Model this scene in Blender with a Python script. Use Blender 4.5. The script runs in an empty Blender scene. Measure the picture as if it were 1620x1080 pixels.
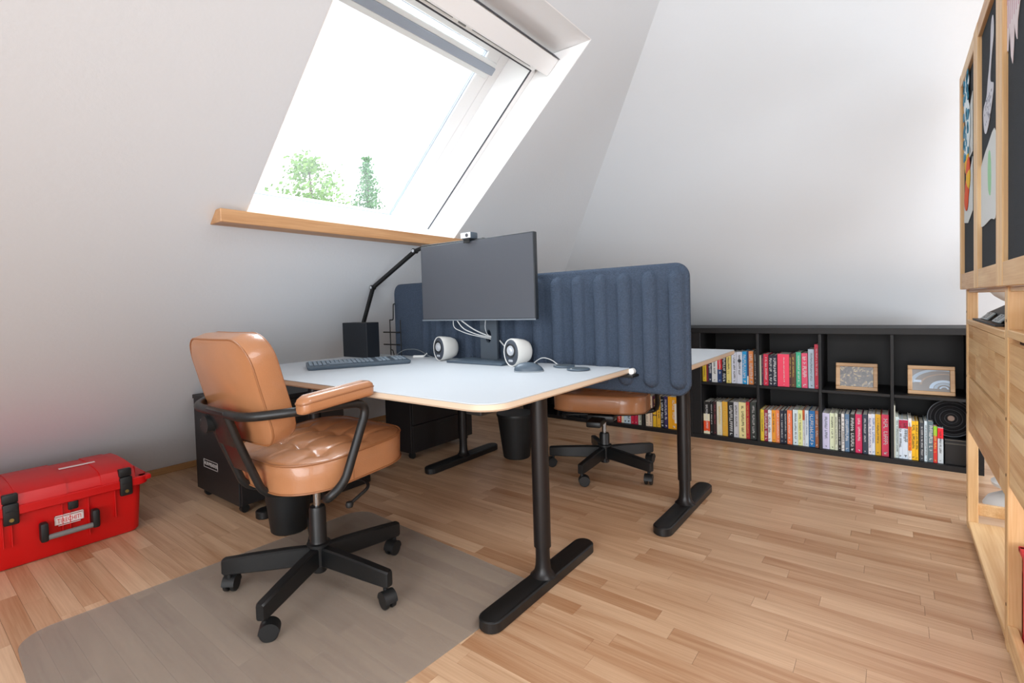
import bpy, bmesh, math, random
from mathutils import Vector, Matrix
from math import sin, cos, pi, radians

random.seed(7)
S = bpy.context.scene
COL = S.collection

# ------------------------------------------------------------------ camera
def make_camera():
    yaw, pitch, roll = radians(-38.5355), radians(-1.7377), radians(-1.7506)
    f = Vector((sin(yaw) * cos(pitch), cos(yaw) * cos(pitch), sin(pitch)))
    r = Vector((cos(yaw), -sin(yaw), 0))
    u = r.cross(f)
    r2 = cos(roll) * r + sin(roll) * u
    u2 = -sin(roll) * r + cos(roll) * u
    cd = bpy.data.cameras.new('camera')
    cd.sensor_width = 36
    cd.lens = 787.66 * 36 / 1620
    cd.shift_x = (810 - 786.08) / 1620
    cd.shift_y = -(540 - 509.41) / 1620
    cd.clip_start = 0.02
    o = bpy.data.objects.new('camera', cd)
    COL.objects.link(o)
    o.matrix_world = Matrix(((r2.x, u2.x, -f.x, 0), (r2.y, u2.y, -f.y, 0), (r2.z, u2.z, -f.z, .957), (0, 0, 0, 1)))
    S.camera = o
make_camera()

# ------------------------------------------------------------------ sky, daylight, fill lights, exposure
SKY = 2.6
wd = bpy.data.worlds.new('sky'); S.world = wd; wd.use_nodes = True
bg = wd.node_tree.nodes['Background']
bg.inputs['Color'].default_value = (.93, .97, 1, 1)
bg.inputs['Strength'].default_value = SKY

def area(name, loc, target, sx, sy, power, col=(1, 1, 1)):
    d = bpy.data.lights.new(name, 'AREA'); d.shape = 'RECTANGLE'
    d.size = sx; d.size_y = sy; d.energy = power; d.color = col
    o = bpy.data.objects.new(name, d); COL.objects.link(o)
    o.location = loc
    o.rotation_euler = (Vector(target) - Vector(loc)).to_track_quat('-Z', 'Y').to_euler()
    return o
# daylight from the skylight in view and unseen windows behind; roof, end fills added
area('skylight_daylight', (-2.55, 1.55, 2.70), (-1.4, 1.6, 1.4), 1.3, 1.3, 78, (.86, .93, 1))
area('rear_window_daylight', (.3, -3.1, 1.15), (-.3, 4.2, .75), 3.4, 2.1, 94, (.93, .965, 1)).data.spread = radians(115)
area('side_window_daylight', (2.3, -.6, 1.2), (-1.5, 1.6, .9), 2.6, 2.0, 55, (.90, .95, 1))
area('roof_fill', (1.0, 1.2, 2.56), (.75, 1.5, 0), 1.5, 1.5, 62, (.93, .965, 1))  # added overhead fill to brighten the floor, no window here
area('end_fill', (2.3, 2.9, .75), (-.6, 4.3, .70), 1.4, 1.1, 30, (.88, .94, 1)).data.spread = radians(105)  # added fill aimed at the low back wall, no window here
S.view_settings.view_transform = 'Standard'
S.view_settings.look = 'None'
S.view_settings.gamma = 1
S.view_settings.use_curve_mapping = False
S.view_settings.exposure = 0.0

# ------------------------------------------------------------------ materials
def lin(h):
    h = h.lstrip('#')
    c = [int(h[i:i + 2], 16) / 255 for i in (0, 2, 4)]
    return tuple((v / 12.92 if v <= .04045 else ((v + .055) / 1.055) ** 2.4) for v in c) + (1,)
MATS = {}
def mat(name, hexc, rough=.5, metal=0, bump=0, bscale=200, spec=.5, var=0, vscale=8, stretch=(1, 1, 1), coat=0, trans=0, alpha=1, emit=0, noise='NOISE', detail=4):
    if name in MATS: return MATS[name]
    m = bpy.data.materials.new(name); m.use_nodes = True
    nt = m.node_tree; b = nt.nodes['Principled BSDF']
    c = lin(hexc) if isinstance(hexc, str) else hexc
    b.inputs['Base Color'].default_value = c
    b.inputs['Roughness'].default_value = rough
    b.inputs['Metallic'].default_value = metal
    b.inputs['Specular IOR Level'].default_value = spec
    b.inputs['Coat Weight'].default_value = coat
    b.inputs['Transmission Weight'].default_value = trans
    b.inputs['Alpha'].default_value = alpha
    m.diffuse_color = c
    if bump or var:
        tc = nt.nodes.new('ShaderNodeTexCoord'); mp = nt.nodes.new('ShaderNodeMapping')
        mp.inputs['Scale'].default_value = stretch
        nt.links.new(tc.outputs['Object'], mp.inputs['Vector'])
        if bump:
            if noise == 'VORONOI':
                n = nt.nodes.new('ShaderNodeTexVoronoi'); out = n.outputs['Distance']
            else:
                n = nt.nodes.new('ShaderNodeTexNoise'); n.inputs['Detail'].default_value = detail; out = n.outputs['Fac']
            n.inputs['Scale'].default_value = bscale
            nt.links.new(mp.outputs[0], n.inputs['Vector'])
            bp = nt.nodes.new('ShaderNodeBump'); bp.inputs['Strength'].default_value = bump; bp.inputs['Distance'].default_value = .002
            nt.links.new(out, bp.inputs['Height']); nt.links.new(bp.outputs[0], b.inputs['Normal'])
        if var:
            n2 = nt.nodes.new('ShaderNodeTexNoise'); n2.inputs['Scale'].default_value = vscale; n2.inputs['Detail'].default_value = 5
            nt.links.new(mp.outputs[0], n2.inputs['Vector'])
            mr = nt.nodes.new('ShaderNodeMapRange'); mr.inputs['From Min'].default_value = .3; mr.inputs['From Max'].default_value = .7
            mr.inputs['To Min'].default_value = 1 - var; mr.inputs['To Max'].default_value = 1 + var
            nt.links.new(n2.outputs['Fac'], mr.inputs['Value'])
            mx = nt.nodes.new('ShaderNodeVectorMath'); mx.operation = 'MULTIPLY'
            mx.inputs[0].default_value = c[:3]
            nt.links.new(mr.outputs[0], mx.inputs[1]); nt.links.new(mx.outputs[0], b.inputs['Base Color'])
    MATS[name] = m
    return m

def wood(name, light, dark, axis='X', scale=1.0, rough=.42, rnd=.0, contrast=1.0, knots=True):
    """grain running along the given axis, each piece offset by a random per object"""
    m = bpy.data.materials.new(name); m.use_nodes = True
    nt = m.node_tree; N = nt.nodes; L = nt.links; b = N['Principled BSDF']
    geo = N.new('ShaderNodeNewGeometry'); oi = N.new('ShaderNodeObjectInfo')
    add = N.new('ShaderNodeMath'); add.operation = 'ADD'
    L.new(oi.outputs['Random'], add.inputs[0]); L.new(geo.outputs['Random Per Island'], add.inputs[1])
    fr = N.new('ShaderNodeMath'); fr.operation = 'FRACT'; L.new(add.outputs[0], fr.inputs[0])
    off = N.new('ShaderNodeMath'); off.operation = 'MULTIPLY'; off.inputs[1].default_value = 37.0; L.new(fr.outputs[0], off.inputs[0])
    cmb = N.new('ShaderNodeCombineXYZ')
    for i in range(3): L.new(off.outputs[0], cmb.inputs[i])
    va = N.new('ShaderNodeVectorMath'); va.operation = 'ADD'
    L.new(geo.outputs['Position'], va.inputs[0]); L.new(cmb.outputs[0], va.inputs[1])
    mp = N.new('ShaderNodeMapping'); L.new(va.outputs[0], mp.inputs['Vector'])
    a = {'X': 0, 'Y': 1, 'Z': 2}[axis]
    sc = [22 * scale] * 3; sc[a] = 1.6 * scale
    mp.inputs['Scale'].default_value = sc
    n1 = N.new('ShaderNodeTexNoise'); n1.inputs['Scale'].default_value = 1.0; n1.inputs['Detail'].default_value = 5; n1.inputs['Distortion'].default_value = .8
    L.new(mp.outputs[0], n1.inputs['Vector'])
    mp2 = N.new('ShaderNodeMapping'); L.new(va.outputs[0], mp2.inputs['Vector'])
    sc2 = [260 * scale] * 3; sc2[a] = 6 * scale
    mp2.inputs['Scale'].default_value = sc2
    n2 = N.new('ShaderNodeTexNoise'); n2.inputs['Scale'].default_value = 1.0; n2.inputs['Detail'].default_value = 3
    L.new(mp2.outputs[0], n2.inputs['Vector'])
    mixf = N.new('ShaderNodeMath'); mixf.operation = 'MULTIPLY_ADD'; mixf.inputs[1].default_value = .35; L.new(n2.outputs['Fac'], mixf.inputs[0]); 
    m3 = N.new('ShaderNodeMath'); m3.operation = 'MULTIPLY'; m3.inputs[1].default_value = .65 * contrast; L.new(n1.outputs['Fac'], m3.inputs[0]); L.new(m3.outputs[0], mixf.inputs[2])
    rr = N.new('ShaderNodeMath'); rr.operation = 'MULTIPLY_ADD'; rr.inputs[1].default_value = rnd; L.new(fr.outputs[0], rr.inputs[0]); L.new(mixf.outputs[0], rr.inputs[2])
    ramp = N.new('ShaderNodeValToRGB')
    lo = .5 * (.65 * contrast + .35)
    ramp.color_ramp.elements[0].position = max(0, lo - .16); ramp.color_ramp.elements[0].color = lin(light)
    ramp.color_ramp.elements[1].position = min(1, lo + .17 + rnd); ramp.color_ramp.elements[1].color = lin(dark)
    L.new(rr.outputs[0], ramp.inputs['Fac']); L.new(ramp.outputs['Color'], b.inputs['Base Color'])
    b.inputs['Roughness'].default_value = rough
    bp = N.new('ShaderNodeBump'); bp.inputs['Strength'].default_value = .12; bp.inputs['Distance'].default_value = .001
    L.new(n2.outputs['Fac'], bp.inputs['Height']); L.new(bp.outputs[0], b.inputs['Normal'])
    m.diffuse_color = lin(light)
    MATS[name] = m
    return m

M = dict(
    plaster=mat('plaster_white', 'DEE2E6', .9, bump=.35, bscale=70, spec=.2),
    white_lacquer=mat('white_lacquer', 'F8F8F8', .35),
    gasket=mat('gasket_grey', '4A4C52', .6),
    barblue=mat('bar_grey_blue', 'A4AEBC', .5),
    lightgrey=mat('light_grey_plastic', 'EEF1F1', .5),
    black=mat('black_metal', '121314', .42, bump=.05, bscale=600),
    blacksoft=mat('black_plastic', '131415', .55),
    bronze=mat('dark_bronze_metal', '1D1A1A', .38, metal=.3),
    leather=mat('tan_leather', 'AE7750', .34, bump=.2, bscale=260, coat=.35, var=.05, vscale=12),
    piping=mat('leather_piping', '94603A', .45),
    maroon=mat('plate_maroon_reflection', '2A1114', .3, metal=.2),  # dark plate, with its maroon reflection painted into the colour
    chrome=mat('chrome', '9A9C9E', .2, metal=1),
    desktop=mat('white_desktop', 'C2C7CC', .42, var=.01),
    ply=mat('ply_edge', 'DDC8B0', .5, bump=.1, bscale=80),
    felt=mat('screen_fabric', '414C5C', .95, bump=1.0, bscale=190, noise='VORONOI', var=.14, vscale=170, spec=.15),
    screenblack=mat('monitor_glass', '5A5E66', .50, metal=.6, spec=1.0),
    slate=mat('slate_plastic', '4A5865', .42),
    key=mat('key_plastic', '74828F', .5),
    spkdark=mat('speaker_dark', '3C434E', .5),
    spkwhite=mat('speaker_white', 'E2E2DE', .35),
    coneg=mat('speaker_cone', 'C8CCD2', .35, metal=.3),
    white=mat('white_plastic', 'EDEDEB', .4),
    cable=mat('cable_white', 'D0D2D2', .5),
    shelfblack=mat('shelf_black', '161516', .5, spec=.35, var=.12, vscale=4),
    cabblack=mat('cabinet_black', '1A1718', .5, bump=.06, bscale=300),
    red=mat('toolbox_red', 'D00C0E', .38, bump=.12, bscale=500),
    crate=mat('crate_red', 'E0203A', .4),
    latch=mat('latch_black', '161616', .5),
    gripgrey=mat('grip_grey', '7A7876', .5),
    brass=mat('brass', 'B09858', .35, metal=.9),
    logo=mat('logo_white', 'EBDCD8', .5),
    plate=mat('label_plate', 'B8B0AC', .5),
    pages=mat('book_pages', 'F0ECE2', .9, bump=.2, bscale=500),
    frameoak=wood('picture_oak', 'C9A57C', 'A47C54', 'X', 1.5),
    pine_z=wood('pine_upright', 'F2CE9C', 'D6A468', 'Z', 1.0),
    pine_y=wood('pine_board', 'F4D2A0', 'C48C50', 'Y', .7, contrast=1.5, rnd=.16),
    sillwood=wood('sill_beech', 'D0A274', 'AC7A4C', 'Y', 1.0),
    skirt=wood('skirting_wood', 'A87C50', '83592F', 'Y', 1.0),
    floorwood=wood('floor_strip', 'E8C5A2', 'AC7A54', 'X', .8, rough=.32, rnd=.30, contrast=1.15),
    floorwood_pale=None,
    board_felt=mat('board_felt', '2C3238', .95, bump=.8, bscale=500, var=.2, vscale=260),
    yellow=mat('yellow_plastic', 'F0E010', .4),
    paper=mat('paper_white', 'DDE0DE', .8),
    digit=mat('flip_digit', '9CA8AC', .4),
    blue=mat('bead_blue', '1B86A8', .6), cyan=mat('bead_pale', 'E8F4F8', .6),
    orange=mat('felt_orange', 'E8521E', .7), yel2=mat('felt_yellow', 'F4C020', .7),
    green=mat('green_paint', '9CD4A4', .7), pinkp=mat('pink_paper', 'E6D8DA', .8), pinkl=mat('pink_line', 'C88AA0', .8),
    bark=mat('bark', '6A5848', .9), leaf=mat('leaf_green', '7FA552', .8), leafc=mat('conifer_green', '6E9A6A', .8),
    grass=mat('grass', '7A9A5A', .9),
)

# ------------------------------------------------------------------ mesh helpers
def newobj(name, bm, m=None, parent=None, smooth=False, mods=None):
    me = bpy.data.meshes.new(name)
    bmesh.ops.recalc_face_normals(bm, faces=bm.faces)
    bm.to_mesh(me); bm.free()
    ms = m if isinstance(m, (list, tuple)) else [m]
    for x in ms:
        if x: me.materials.append(x)
    if smooth:
        for p in me.polygons: p.use_smooth = True
        try: me.set_sharp_from_angle(angle=radians(smooth if smooth is not True else 40))
        except Exception: pass
    o = bpy.data.objects.new(name, me); COL.objects.link(o)
    if parent: o.parent = parent
    return o
def thing(name, label, cat, loc=(0, 0, 0), rz=0, group=None):
    o = bpy.data.objects.new(name, None); COL.objects.link(o)
    o.empty_display_size = .1
    o.location = loc; o.rotation_euler = (0, 0, rz)
    tag(o, label, cat, group)
    return o
def tag(o, label, cat, group=None):
    o['label'] = label; o['category'] = cat
    if group: o['group'] = group
    return o
def struct(o): o['kind'] = 'structure'; return o
def stuff(o): o['kind'] = 'stuff'; return o

def box(bm, x0, x1, y0, y1, z0, z1, bev=0, seg=2, mi=0, f=None):
    vs = [bm.verts.new((x, y, z)) for x in (x0, x1) for y in (y0, y1) for z in (z0, z1)]
    q = [(0, 1, 3, 2), (4, 6, 7, 5), (0, 4, 5, 1), (2, 3, 7, 6), (0, 2, 6, 4), (1, 5, 7, 3)]
    fs = [bm.faces.new([vs[i] for i in a]) for a in q]
    for a in fs: a.material_index = mi
    if bev:
        es = list({e for a in fs for e in a.edges})
        r = bmesh.ops.bevel(bm, geom=es, offset=bev, segments=seg, affect='EDGES', profile=.5)
        vs = list({v for a in r['faces'] for v in a.verts} | {v for v in vs if v.is_valid})
        for a in {a for v in vs for a in v.link_faces}: a.material_index = mi
    if f:
        for v in vs:
            if v.is_valid: v.co = Vector(f(*v.co))
    return vs
def xform(vs, mtx):
    for v in vs: v.co = mtx @ v.co
def cyl(bm, p0, p1, r0, r1=None, n=20, cap=True, mi=0):
    r1 = r0 if r1 is None else r1
    p0, p1 = Vector(p0), Vector(p1); d = (p1 - p0).normalized()
    a = d.orthogonal().normalized(); b = d.cross(a)
    A = [bm.verts.new(p0 + r0 * (cos(t) * a + sin(t) * b)) for t in [2 * pi * i / n for i in range(n)]]
    B = [bm.verts.new(p1 + r1 * (cos(t) * a + sin(t) * b)) for t in [2 * pi * i / n for i in range(n)]]
    fs = []
    for i in range(n): fs.append(bm.faces.new((A[i], A[(i + 1) % n], B[(i + 1) % n], B[i])))
    if cap: fs.append(bm.faces.new(A[::-1])); fs.append(bm.faces.new(B))
    for x in fs: x.material_index = mi
    return A + B
def lathe(bm, prof, center=(0, 0, 0), n=28, mtx=None, mi=0):
    """profile of (radius, height), closed at ends when radius is 0"""
    rings = []; allv = []
    c = Vector(center)
    for r, z in prof:
        if r < 1e-6: ring = [bm.verts.new(c + Vector((0, 0, z)))]
        else: ring = [bm.verts.new(c + Vector((r * cos(2 * pi * i / n), r * sin(2 * pi * i / n), z))) for i in range(n)]
        rings.append(ring); allv += ring
    for A, B in zip(rings, rings[1:]):
        for i in range(n):
            j = (i + 1) % n
            if len(A) == 1 and len(B) == 1: continue
            if len(A) == 1: q = (A[0], B[i], B[j])
            elif len(B) == 1: q = (A[i], A[j], B[0])
            else: q = (A[i], A[j], B[j], B[i])
            bm.faces.new(q).material_index = mi
    if len(rings[0]) > 1: bm.faces.new(rings[0][::-1]).material_index = mi
    if len(rings[-1]) > 1: bm.faces.new(rings[-1]).material_index = mi
    if mtx: xform(allv, mtx)
    return allv
def smooth_path(pts, rad=.05, seg=6, closed=False):
    """round the corners of a polyline"""
    P = [Vector(p) for p in pts]; out = []; n = len(P)
    for i, p in enumerate(P):
        if not closed and i in (0, n - 1): out.append(p); continue
        a, c = P[i - 1], P[(i + 1) % n]
        la, lc = (a - p).length, (c - p).length
        r = min(rad, la * .48, lc * .48)
        s = p + (a - p).normalized() * r; e = p + (c - p).normalized() * r
        for k in range(seg + 1):
            t = k / seg; out.append((1 - t) ** 2 * s + 2 * t * (1 - t) * p + t * t * e)
    return out
def tube(bm, pts, r, n=12, closed=False, mi=0):
    P = [Vector(p) for p in pts]
    Q = [P[0]]
    for p in P[1:]:
        if (p - Q[-1]).length > 1e-5: Q.append(p)
    P = Q; m = len(P); rings = []; prev = None; allv = []
    for i, p in enumerate(P):
        if closed: t = (P[(i + 1) % m] - P[i - 1]).normalized()
        elif i == 0: t = (P[1] - p).normalized()
        elif i == m - 1: t = (p - P[-2]).normalized()
        else: t = (P[i + 1] - P[i - 1]).normalized()
        a = t.orthogonal().normalized() if prev is None else (prev - t * prev.dot(t)).normalized()
        prev = a; b = t.cross(a)
        rr = r[i] if isinstance(r, (list, tuple)) else r
        ring = [bm.verts.new(p + rr * (cos(2 * pi * k / n) * a + sin(2 * pi * k / n) * b)) for k in range(n)]
        rings.append(ring); allv += ring
    L = list(zip(rings, rings[1:])) + ([(rings[-1], rings[0])] if closed else [])
    for A, B in L:
        for k in range(n): bm.faces.new((A[k], A[(k + 1) % n], B[(k + 1) % n], B[k])).material_index = mi
    if not closed: bm.faces.new(rings[0][::-1]); bm.faces.new(rings[-1])
    return allv
def rrect(w, d, rs, seg=8):
    """outline of a rectangle centred on 0 with corner radii for (+x+y, -x+y, -x-y, +x-y)"""
    if not isinstance(rs, (list, tuple)): rs = [rs] * 4
    out = []
    for (sx, sy), r, a0 in zip(((1, 1), (-1, 1), (-1, -1), (1, -1)), rs, (0, 90, 180, 270)):
        r = max(r, 1e-4); cx, cy = sx * (w / 2 - r), sy * (d / 2 - r)
        for k in range(seg + 1):
            t = radians(a0 + 90 * k / seg); out.append((cx + r * cos(t), cy + r * sin(t)))
    return out
def resample(poly, n):
    P = [Vector((p[0], p[1])) for p in poly]; m = len(P)
    L = [(P[(i + 1) % m] - P[i]).length for i in range(m)]; T = sum(L); out = []; i = 0; acc = 0
    for k in range(n):
        t = T * k / n
        while acc + L[i] < t: acc += L[i]; i += 1
        q = P[i].lerp(P[(i + 1) % m], (t - acc) / max(L[i], 1e-9)); out.append((q.x, q.y))
    return out
def inset_poly(poly, d):
    cx = sum(p[0] for p in poly) / len(poly); cy = sum(p[1] for p in poly) / len(poly)
    mx = max(abs(p[0] - cx) for p in poly); my = max(abs(p[1] - cy) for p in poly)
    return [(cx + (p[0] - cx) * (1 - d / mx), cy + (p[1] - cy) * (1 - d / my)) for p in poly]
def loft(bm, loops, cap=True, mi=0):
    R = [[bm.verts.new(p) for p in lp] for lp in loops]; n = len(R[0])
    for A, B in zip(R, R[1:]):
        for i in range(n): bm.faces.new((A[i], A[(i + 1) % n], B[(i + 1) % n], B[i])).material_index = mi
    if cap:
        bm.faces.new(R[0][::-1]).material_index = mi; bm.faces.new(R[-1]).material_index = mi
    return [v for r in R for v in r]
def slab(bm, poly, z0, z1, bev=.003, mi=0):
    """prism of an outline with softened top and bottom edges"""
    i = inset_poly(poly, bev)
    return loft(bm, [[(x, y, z0) for x, y in i], [(x, y, z0 + bev) for x, y in poly], [(x, y, z1 - bev) for x, y in poly], [(x, y, z1) for x, y in i]], mi=mi)
def text_mesh(name, body, size, m, parent, mtx, extrude=.0006, sx=1.0):
    cu = bpy.data.curves.new(name, 'FONT'); cu.body = body; cu.size = size; cu.extrude = extrude
    cu.align_x = 'CENTER'; cu.align_y = 'CENTER'; cu.resolution_u = 2
    t = bpy.data.objects.new(name, cu); COL.objects.link(t)
    dg = bpy.context.evaluated_depsgraph_get(); dg.update()
    me = bpy.data.meshes.new_from_object(t.evaluated_get(dg))
    bpy.data.objects.remove(t)
    me.transform(Matrix.Diagonal((sx, 1, 1, 1))); me.transform(mtx)
    me.materials.clear(); me.materials.append(m)
    o = bpy.data.objects.new(name, me); COL.objects.link(o); o.parent = parent
    return o
def basis(origin, ex, ey):
    ex = Vector(ex).normalized(); ey = Vector(ey).normalized(); ez = ex.cross(ey)
    return Matrix(((ex.x, ey.x, ez.x, origin[0]), (ex.y, ey.y, ez.y, origin[1]), (ex.z, ey.z, ez.z, origin[2]), (0, 0, 0, 1)))
def copy_tree(o, parent=None):
    c = o.copy(); COL.objects.link(c)
    if parent: c.parent = parent
    for ch in list(o.children): copy_tree(ch, c)
    return c
# ------------------------------------------------------------------ room shell
A = radians(42); X0 = -3.54
A2 = radians(43.4); YB0 = 4.966
CEIL = 2.6; XR = 2.4; YR = -3.2
SC = CEIL / sin(A)
def W(y, s, w):                       # window / slope coordinates: along the wall, up the slope, outwards
    return (X0 + s * cos(A) - w * sin(A), y, s * sin(A) + w * cos(A))
def wbox(bm, y0, y1, s0, s1, w0, w1, bev=0, mi=0):
    return box(bm, y0, y1, s0, s1, w0, w1, bev, 2, mi, W)
def prism(bm, pts, w0, w1, f):
    a = [bm.verts.new(f(p[0], p[1], w0)) for p in pts]; b = [bm.verts.new(f(p[0], p[1], w1)) for p in pts]; n = len(pts)
    for i in range(n): bm.faces.new((a[i], a[(i + 1) % n], b[(i + 1) % n], b[i]))
    bm.faces.new(a[::-1]); bm.faces.new(b)
hipY = lambda s: YB0 - s * sin(A) / math.tan(A2)
OY0, OY1, OS0, OS1 = .955, 2.155, 2.045, 3.28
bm = bmesh.new()
e_ = .004
prism(bm, [(YR, 0), (hipY(0) + .1, 0), (hipY(OS0) + .1, OS0 - e_), (YR, OS0 - e_)], 0, .06, W)
prism(bm, [(YR, OS0 - e_), (OY0 - e_, OS0 - e_), (OY0 - e_, OS1 + e_), (YR, OS1 + e_)], 0, .06, W)
prism(bm, [(OY1 + e_, OS0 - e_), (hipY(OS0) + .1, OS0 - e_), (hipY(OS1) + .1, OS1 + e_), (OY1 + e_, OS1 + e_)], 0, .06, W)
prism(bm, [(YR, OS1 + e_), (hipY(OS1) + .1, OS1 + e_), (hipY(SC) + .1, SC), (YR, SC)], 0, .06, W)
struct(newobj('wall_left', bm, M['plaster']))
def WB(x, s, w): return (x, YB0 - s * cos(A2) + w * sin(A2), s * sin(A2) + w * cos(A2))
hipX = lambda z: X0 + z / math.tan(A)
SB = CEIL / sin(A2)
bm = bmesh.new(); prism(bm, [(hipX(0) - .1, 0), (XR, 0), (XR, SB), (hipX(CEIL) - .1, SB)], 0, .06, WB)
struct(newobj('wall_back', bm, M['plaster']))
bm = bmesh.new(); box(bm, XR, XR + .06, YR, YB0, 0, CEIL); struct(newobj('wall_right', bm, M['plaster']))
bm = bmesh.new(); box(bm, X0, XR, YR - .06, YR, 0, CEIL); struct(newobj('wall_front', bm, M['plaster']))
bm = bmesh.new(); box(bm, hipX(CEIL) - .1, XR + .06, YR - .06, YB0 - CEIL / math.tan(A2) + .1, CEIL, CEIL + .05); struct(newobj('ceiling', bm, M['plaster']))
bm = bmesh.new(); box(bm, -3.503, -3.487, YR, YB0 - .05, 0, .04, .003); struct(newobj('baseboard_left', bm, M['skirt']))
bm = bmesh.new(); box(bm, -3.48, XR, YB0 - .056, YB0 - .04, 0, .04, .003); struct(newobj('baseboard_back', bm, M['skirt']))

# floor of narrow wooden strips
bm = bmesh.new(); box(bm, X0 - .06, XR + .06, YR - .06, YB0 + .06, -.06, -.006)
floor = struct(newobj('floor', bm, M['skirt']))
cam = S.camera; fx = 787.66
def proj(p):
    q = cam.matrix_world.inverted() @ Vector(p)
    if q.z > -.05: return None
    return (786.08 - fx * q.x / q.z, 509.41 + fx * q.y / q.z)
PW = .0606; lens = [.26, .36, .44, .56, .72]
pm = {}
for l in lens:
    b_ = bmesh.new(); box(b_, 0, l - .0007, 0, PW - .0007, -.006, 0)
    for v in b_.verts: pass
    me = bpy.data.meshes.new('plank'); b_.to_mesh(me); b_.free(); me.materials.append(M['floorwood']); pm[l] = me
rng = random.Random(11); planks = []
y = -1.6
while y < 3.7:
    x = X0 + .04 - rng.random() * .5
    while x < 1.3:
        l = rng.choice(lens)
        cs = [proj((x + a * l, y + b * PW, 0)) for a, b in ((0, 0), (1, 0), (1, 1), (0, 1))]
        ar = 0
        if all(cs):
            ar = abs(sum(cs[i][0] * cs[(i + 1) % 4][1] - cs[(i + 1) % 4][0] * cs[i][1] for i in range(4))) / 2
            mx = sum(c[0] for c in cs) / 4; my = sum(c[1] for c in cs) / 4
            if not (-60 < mx < 1680 and 500 < my < 1120) or y > 3.56: ar = 0
        planks.append((ar, x, y, l)); x += l
    y += PW
planks.sort(key=lambda p: -p[0])
for ar, x, y, l in planks[:300]:
    o = bpy.data.objects.new('plank', pm[l]); COL.objects.link(o); o.location = (x, y, 0); o.parent = floor
bm = bmesh.new()
for ar, x, y, l in planks[300:]: box(bm, x, (x + l) - .0007, y, y + PW - .0007, -.006, 0)
stuff(newobj('floor_strips', bm, M['floorwood'], floor))

bm = bmesh.new()
for a in ((X0, XR, YR, -1.6 - .001), (X0, XR, y + .001, YB0), (1.3 + .75, XR, -1.6, y)): box(bm, *a, -.006, -.0002)
newobj('floor_edge', bm, M['floorwood'], floor)
# ------------------------------------------------------------------ skylight
bm = bmesh.new()                                   # reveal lining: sides square to the roof, head and sill level
rt = .17; hs = rt / math.tan(pi / 2 - A) * 0 + rt * cos(A) / sin(A)
dp = .42; hd = dp * cos(A) / sin(A)
for yy0, yy1 in ((OY0 - .02, OY0), (OY1, OY1 + .02)):
    prism(bm, [(OS0, .001), (OS1, .001), (OS1 - hd + .02, dp), (OS0 - hd, dp)], yy0, yy1, lambda s, w, t: W(t, s, w))
for s in (OS0, OS1):
    t = -.02 if s == OS0 else .02; d = dp if s == OS0 else rt; h = hd if s == OS0 else hs * .92
    prism(bm, [(s, .001), (s - h, d), (s - h + t, d), (s + t, .001)], OY0 - .02, OY1 + .02, lambda s_, w, t_: W(t_, s_, w))
struct(newobj('trim_1', bm, M['white_lacquer']))
win = struct(thing('window_1', 'white pivoting roof skylight', 'window')) ; 
for k in ('label', 'category'): del win[k]
FT = 3.01
bm = bmesh.new()                                   # fixed frame
wbox(bm, 2.118, OY1, 1.66, 3.12, .168, .42, .004); wbox(bm, OY0, .99, 1.66, 3.12, .168, .42, .004)
wbox(bm, OY0, OY1, FT, 3.14, .168, .42, .004); wbox(bm, OY0, OY1, 1.66, 1.80, .30, .42, .004)
wbox(bm, 2.055, 2.118, 1.70, 3.04, .335, .42, .003); wbox(bm, .99, 1.0, 1.70, 3.04, .335, .42, .003)
newobj('window_frame', bm, M['white_lacquer'], win)
bm = bmesh.new()
wbox(bm, 2.112, 2.118, 1.75, FT, .166, .172); wbox(bm, .99, 2.118, FT - .006, FT, .166, .172)
newobj('gasket', bm, M['gasket'], win)
sy0, sy1, ss0, ss1 = 1.0, 2.052, 1.835, 3.03
gy0, gy1, gs0, gs1 = 1.085, 1.965, 1.905, 2.955
bm = bmesh.new()
for a in ((sy0, gy0, ss0, ss1), (gy1, sy1, ss0, ss1), (gy0, gy1, ss0, gs0), (gy0, gy1, gs1, ss1)): wbox(bm, *a, .33, .375, .005)
sash = newobj('sash', bm, M['white_lacquer'], win)
bm = bmesh.new()
for a in ((gy0, gy0 + .004, gs0, gs1), (gy1 - .004, gy1, gs0, gs1), (gy0, gy1, gs0, gs0 + .004), (gy0, gy1, gs1 - .004, gs1),
          (gy1 - .016, gy1 - .013, gs0 + .01, gs1)): wbox(bm, *a, .340, .352)
newobj('glazing_seal', bm, M['barblue'], sash)
g = bpy.data.materials.new('window_glass'); g.use_nodes = True
nt = g.node_tree; nt.nodes.clear()
o_ = nt.nodes.new('ShaderNodeOutputMaterial'); tr = nt.nodes.new('ShaderNodeBsdfTransparent'); gl = nt.nodes.new('ShaderNodeBsdfGlossy'); gl.inputs['Roughness'].default_value = .02
mx = nt.nodes.new('ShaderNodeMixShader'); mx.inputs[0].default_value = .06; tr.inputs[0].default_value = (.97, .98, .98, 1)
nt.links.new(tr.outputs[0], mx.inputs[1]); nt.links.new(gl.outputs[0], mx.inputs[2]); nt.links.new(mx.outputs[0], o_.inputs[0])
bm = bmesh.new(); wbox(bm, gy0, gy1, gs0, gs1, .352, .358); newobj('glass_pane', bm, g, sash)
bm = bmesh.new(); wbox(bm, sy0 + .01, sy1 - .012, 2.868, 2.908, .300, .318, .004); newobj('pull_bar', bm, M['barblue'], win)
bm = bmesh.new(); wbox(bm, sy0 + .01, sy1 - .035, 2.843, 2.868, .302, .322, .003); wbox(bm, sy0 + .01, sy1 - .02, 2.908, 2.930, .302, .322, .003); newobj('bar_rail', bm, M['lightgrey'], win)
bm = bmesh.new(); wbox(bm, OY0 + .012, OY1 - .004, 3.035, 3.128, .085, .168, .008); bb = newobj('blind_cassette', bm, M['white_lacquer'], win)
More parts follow.
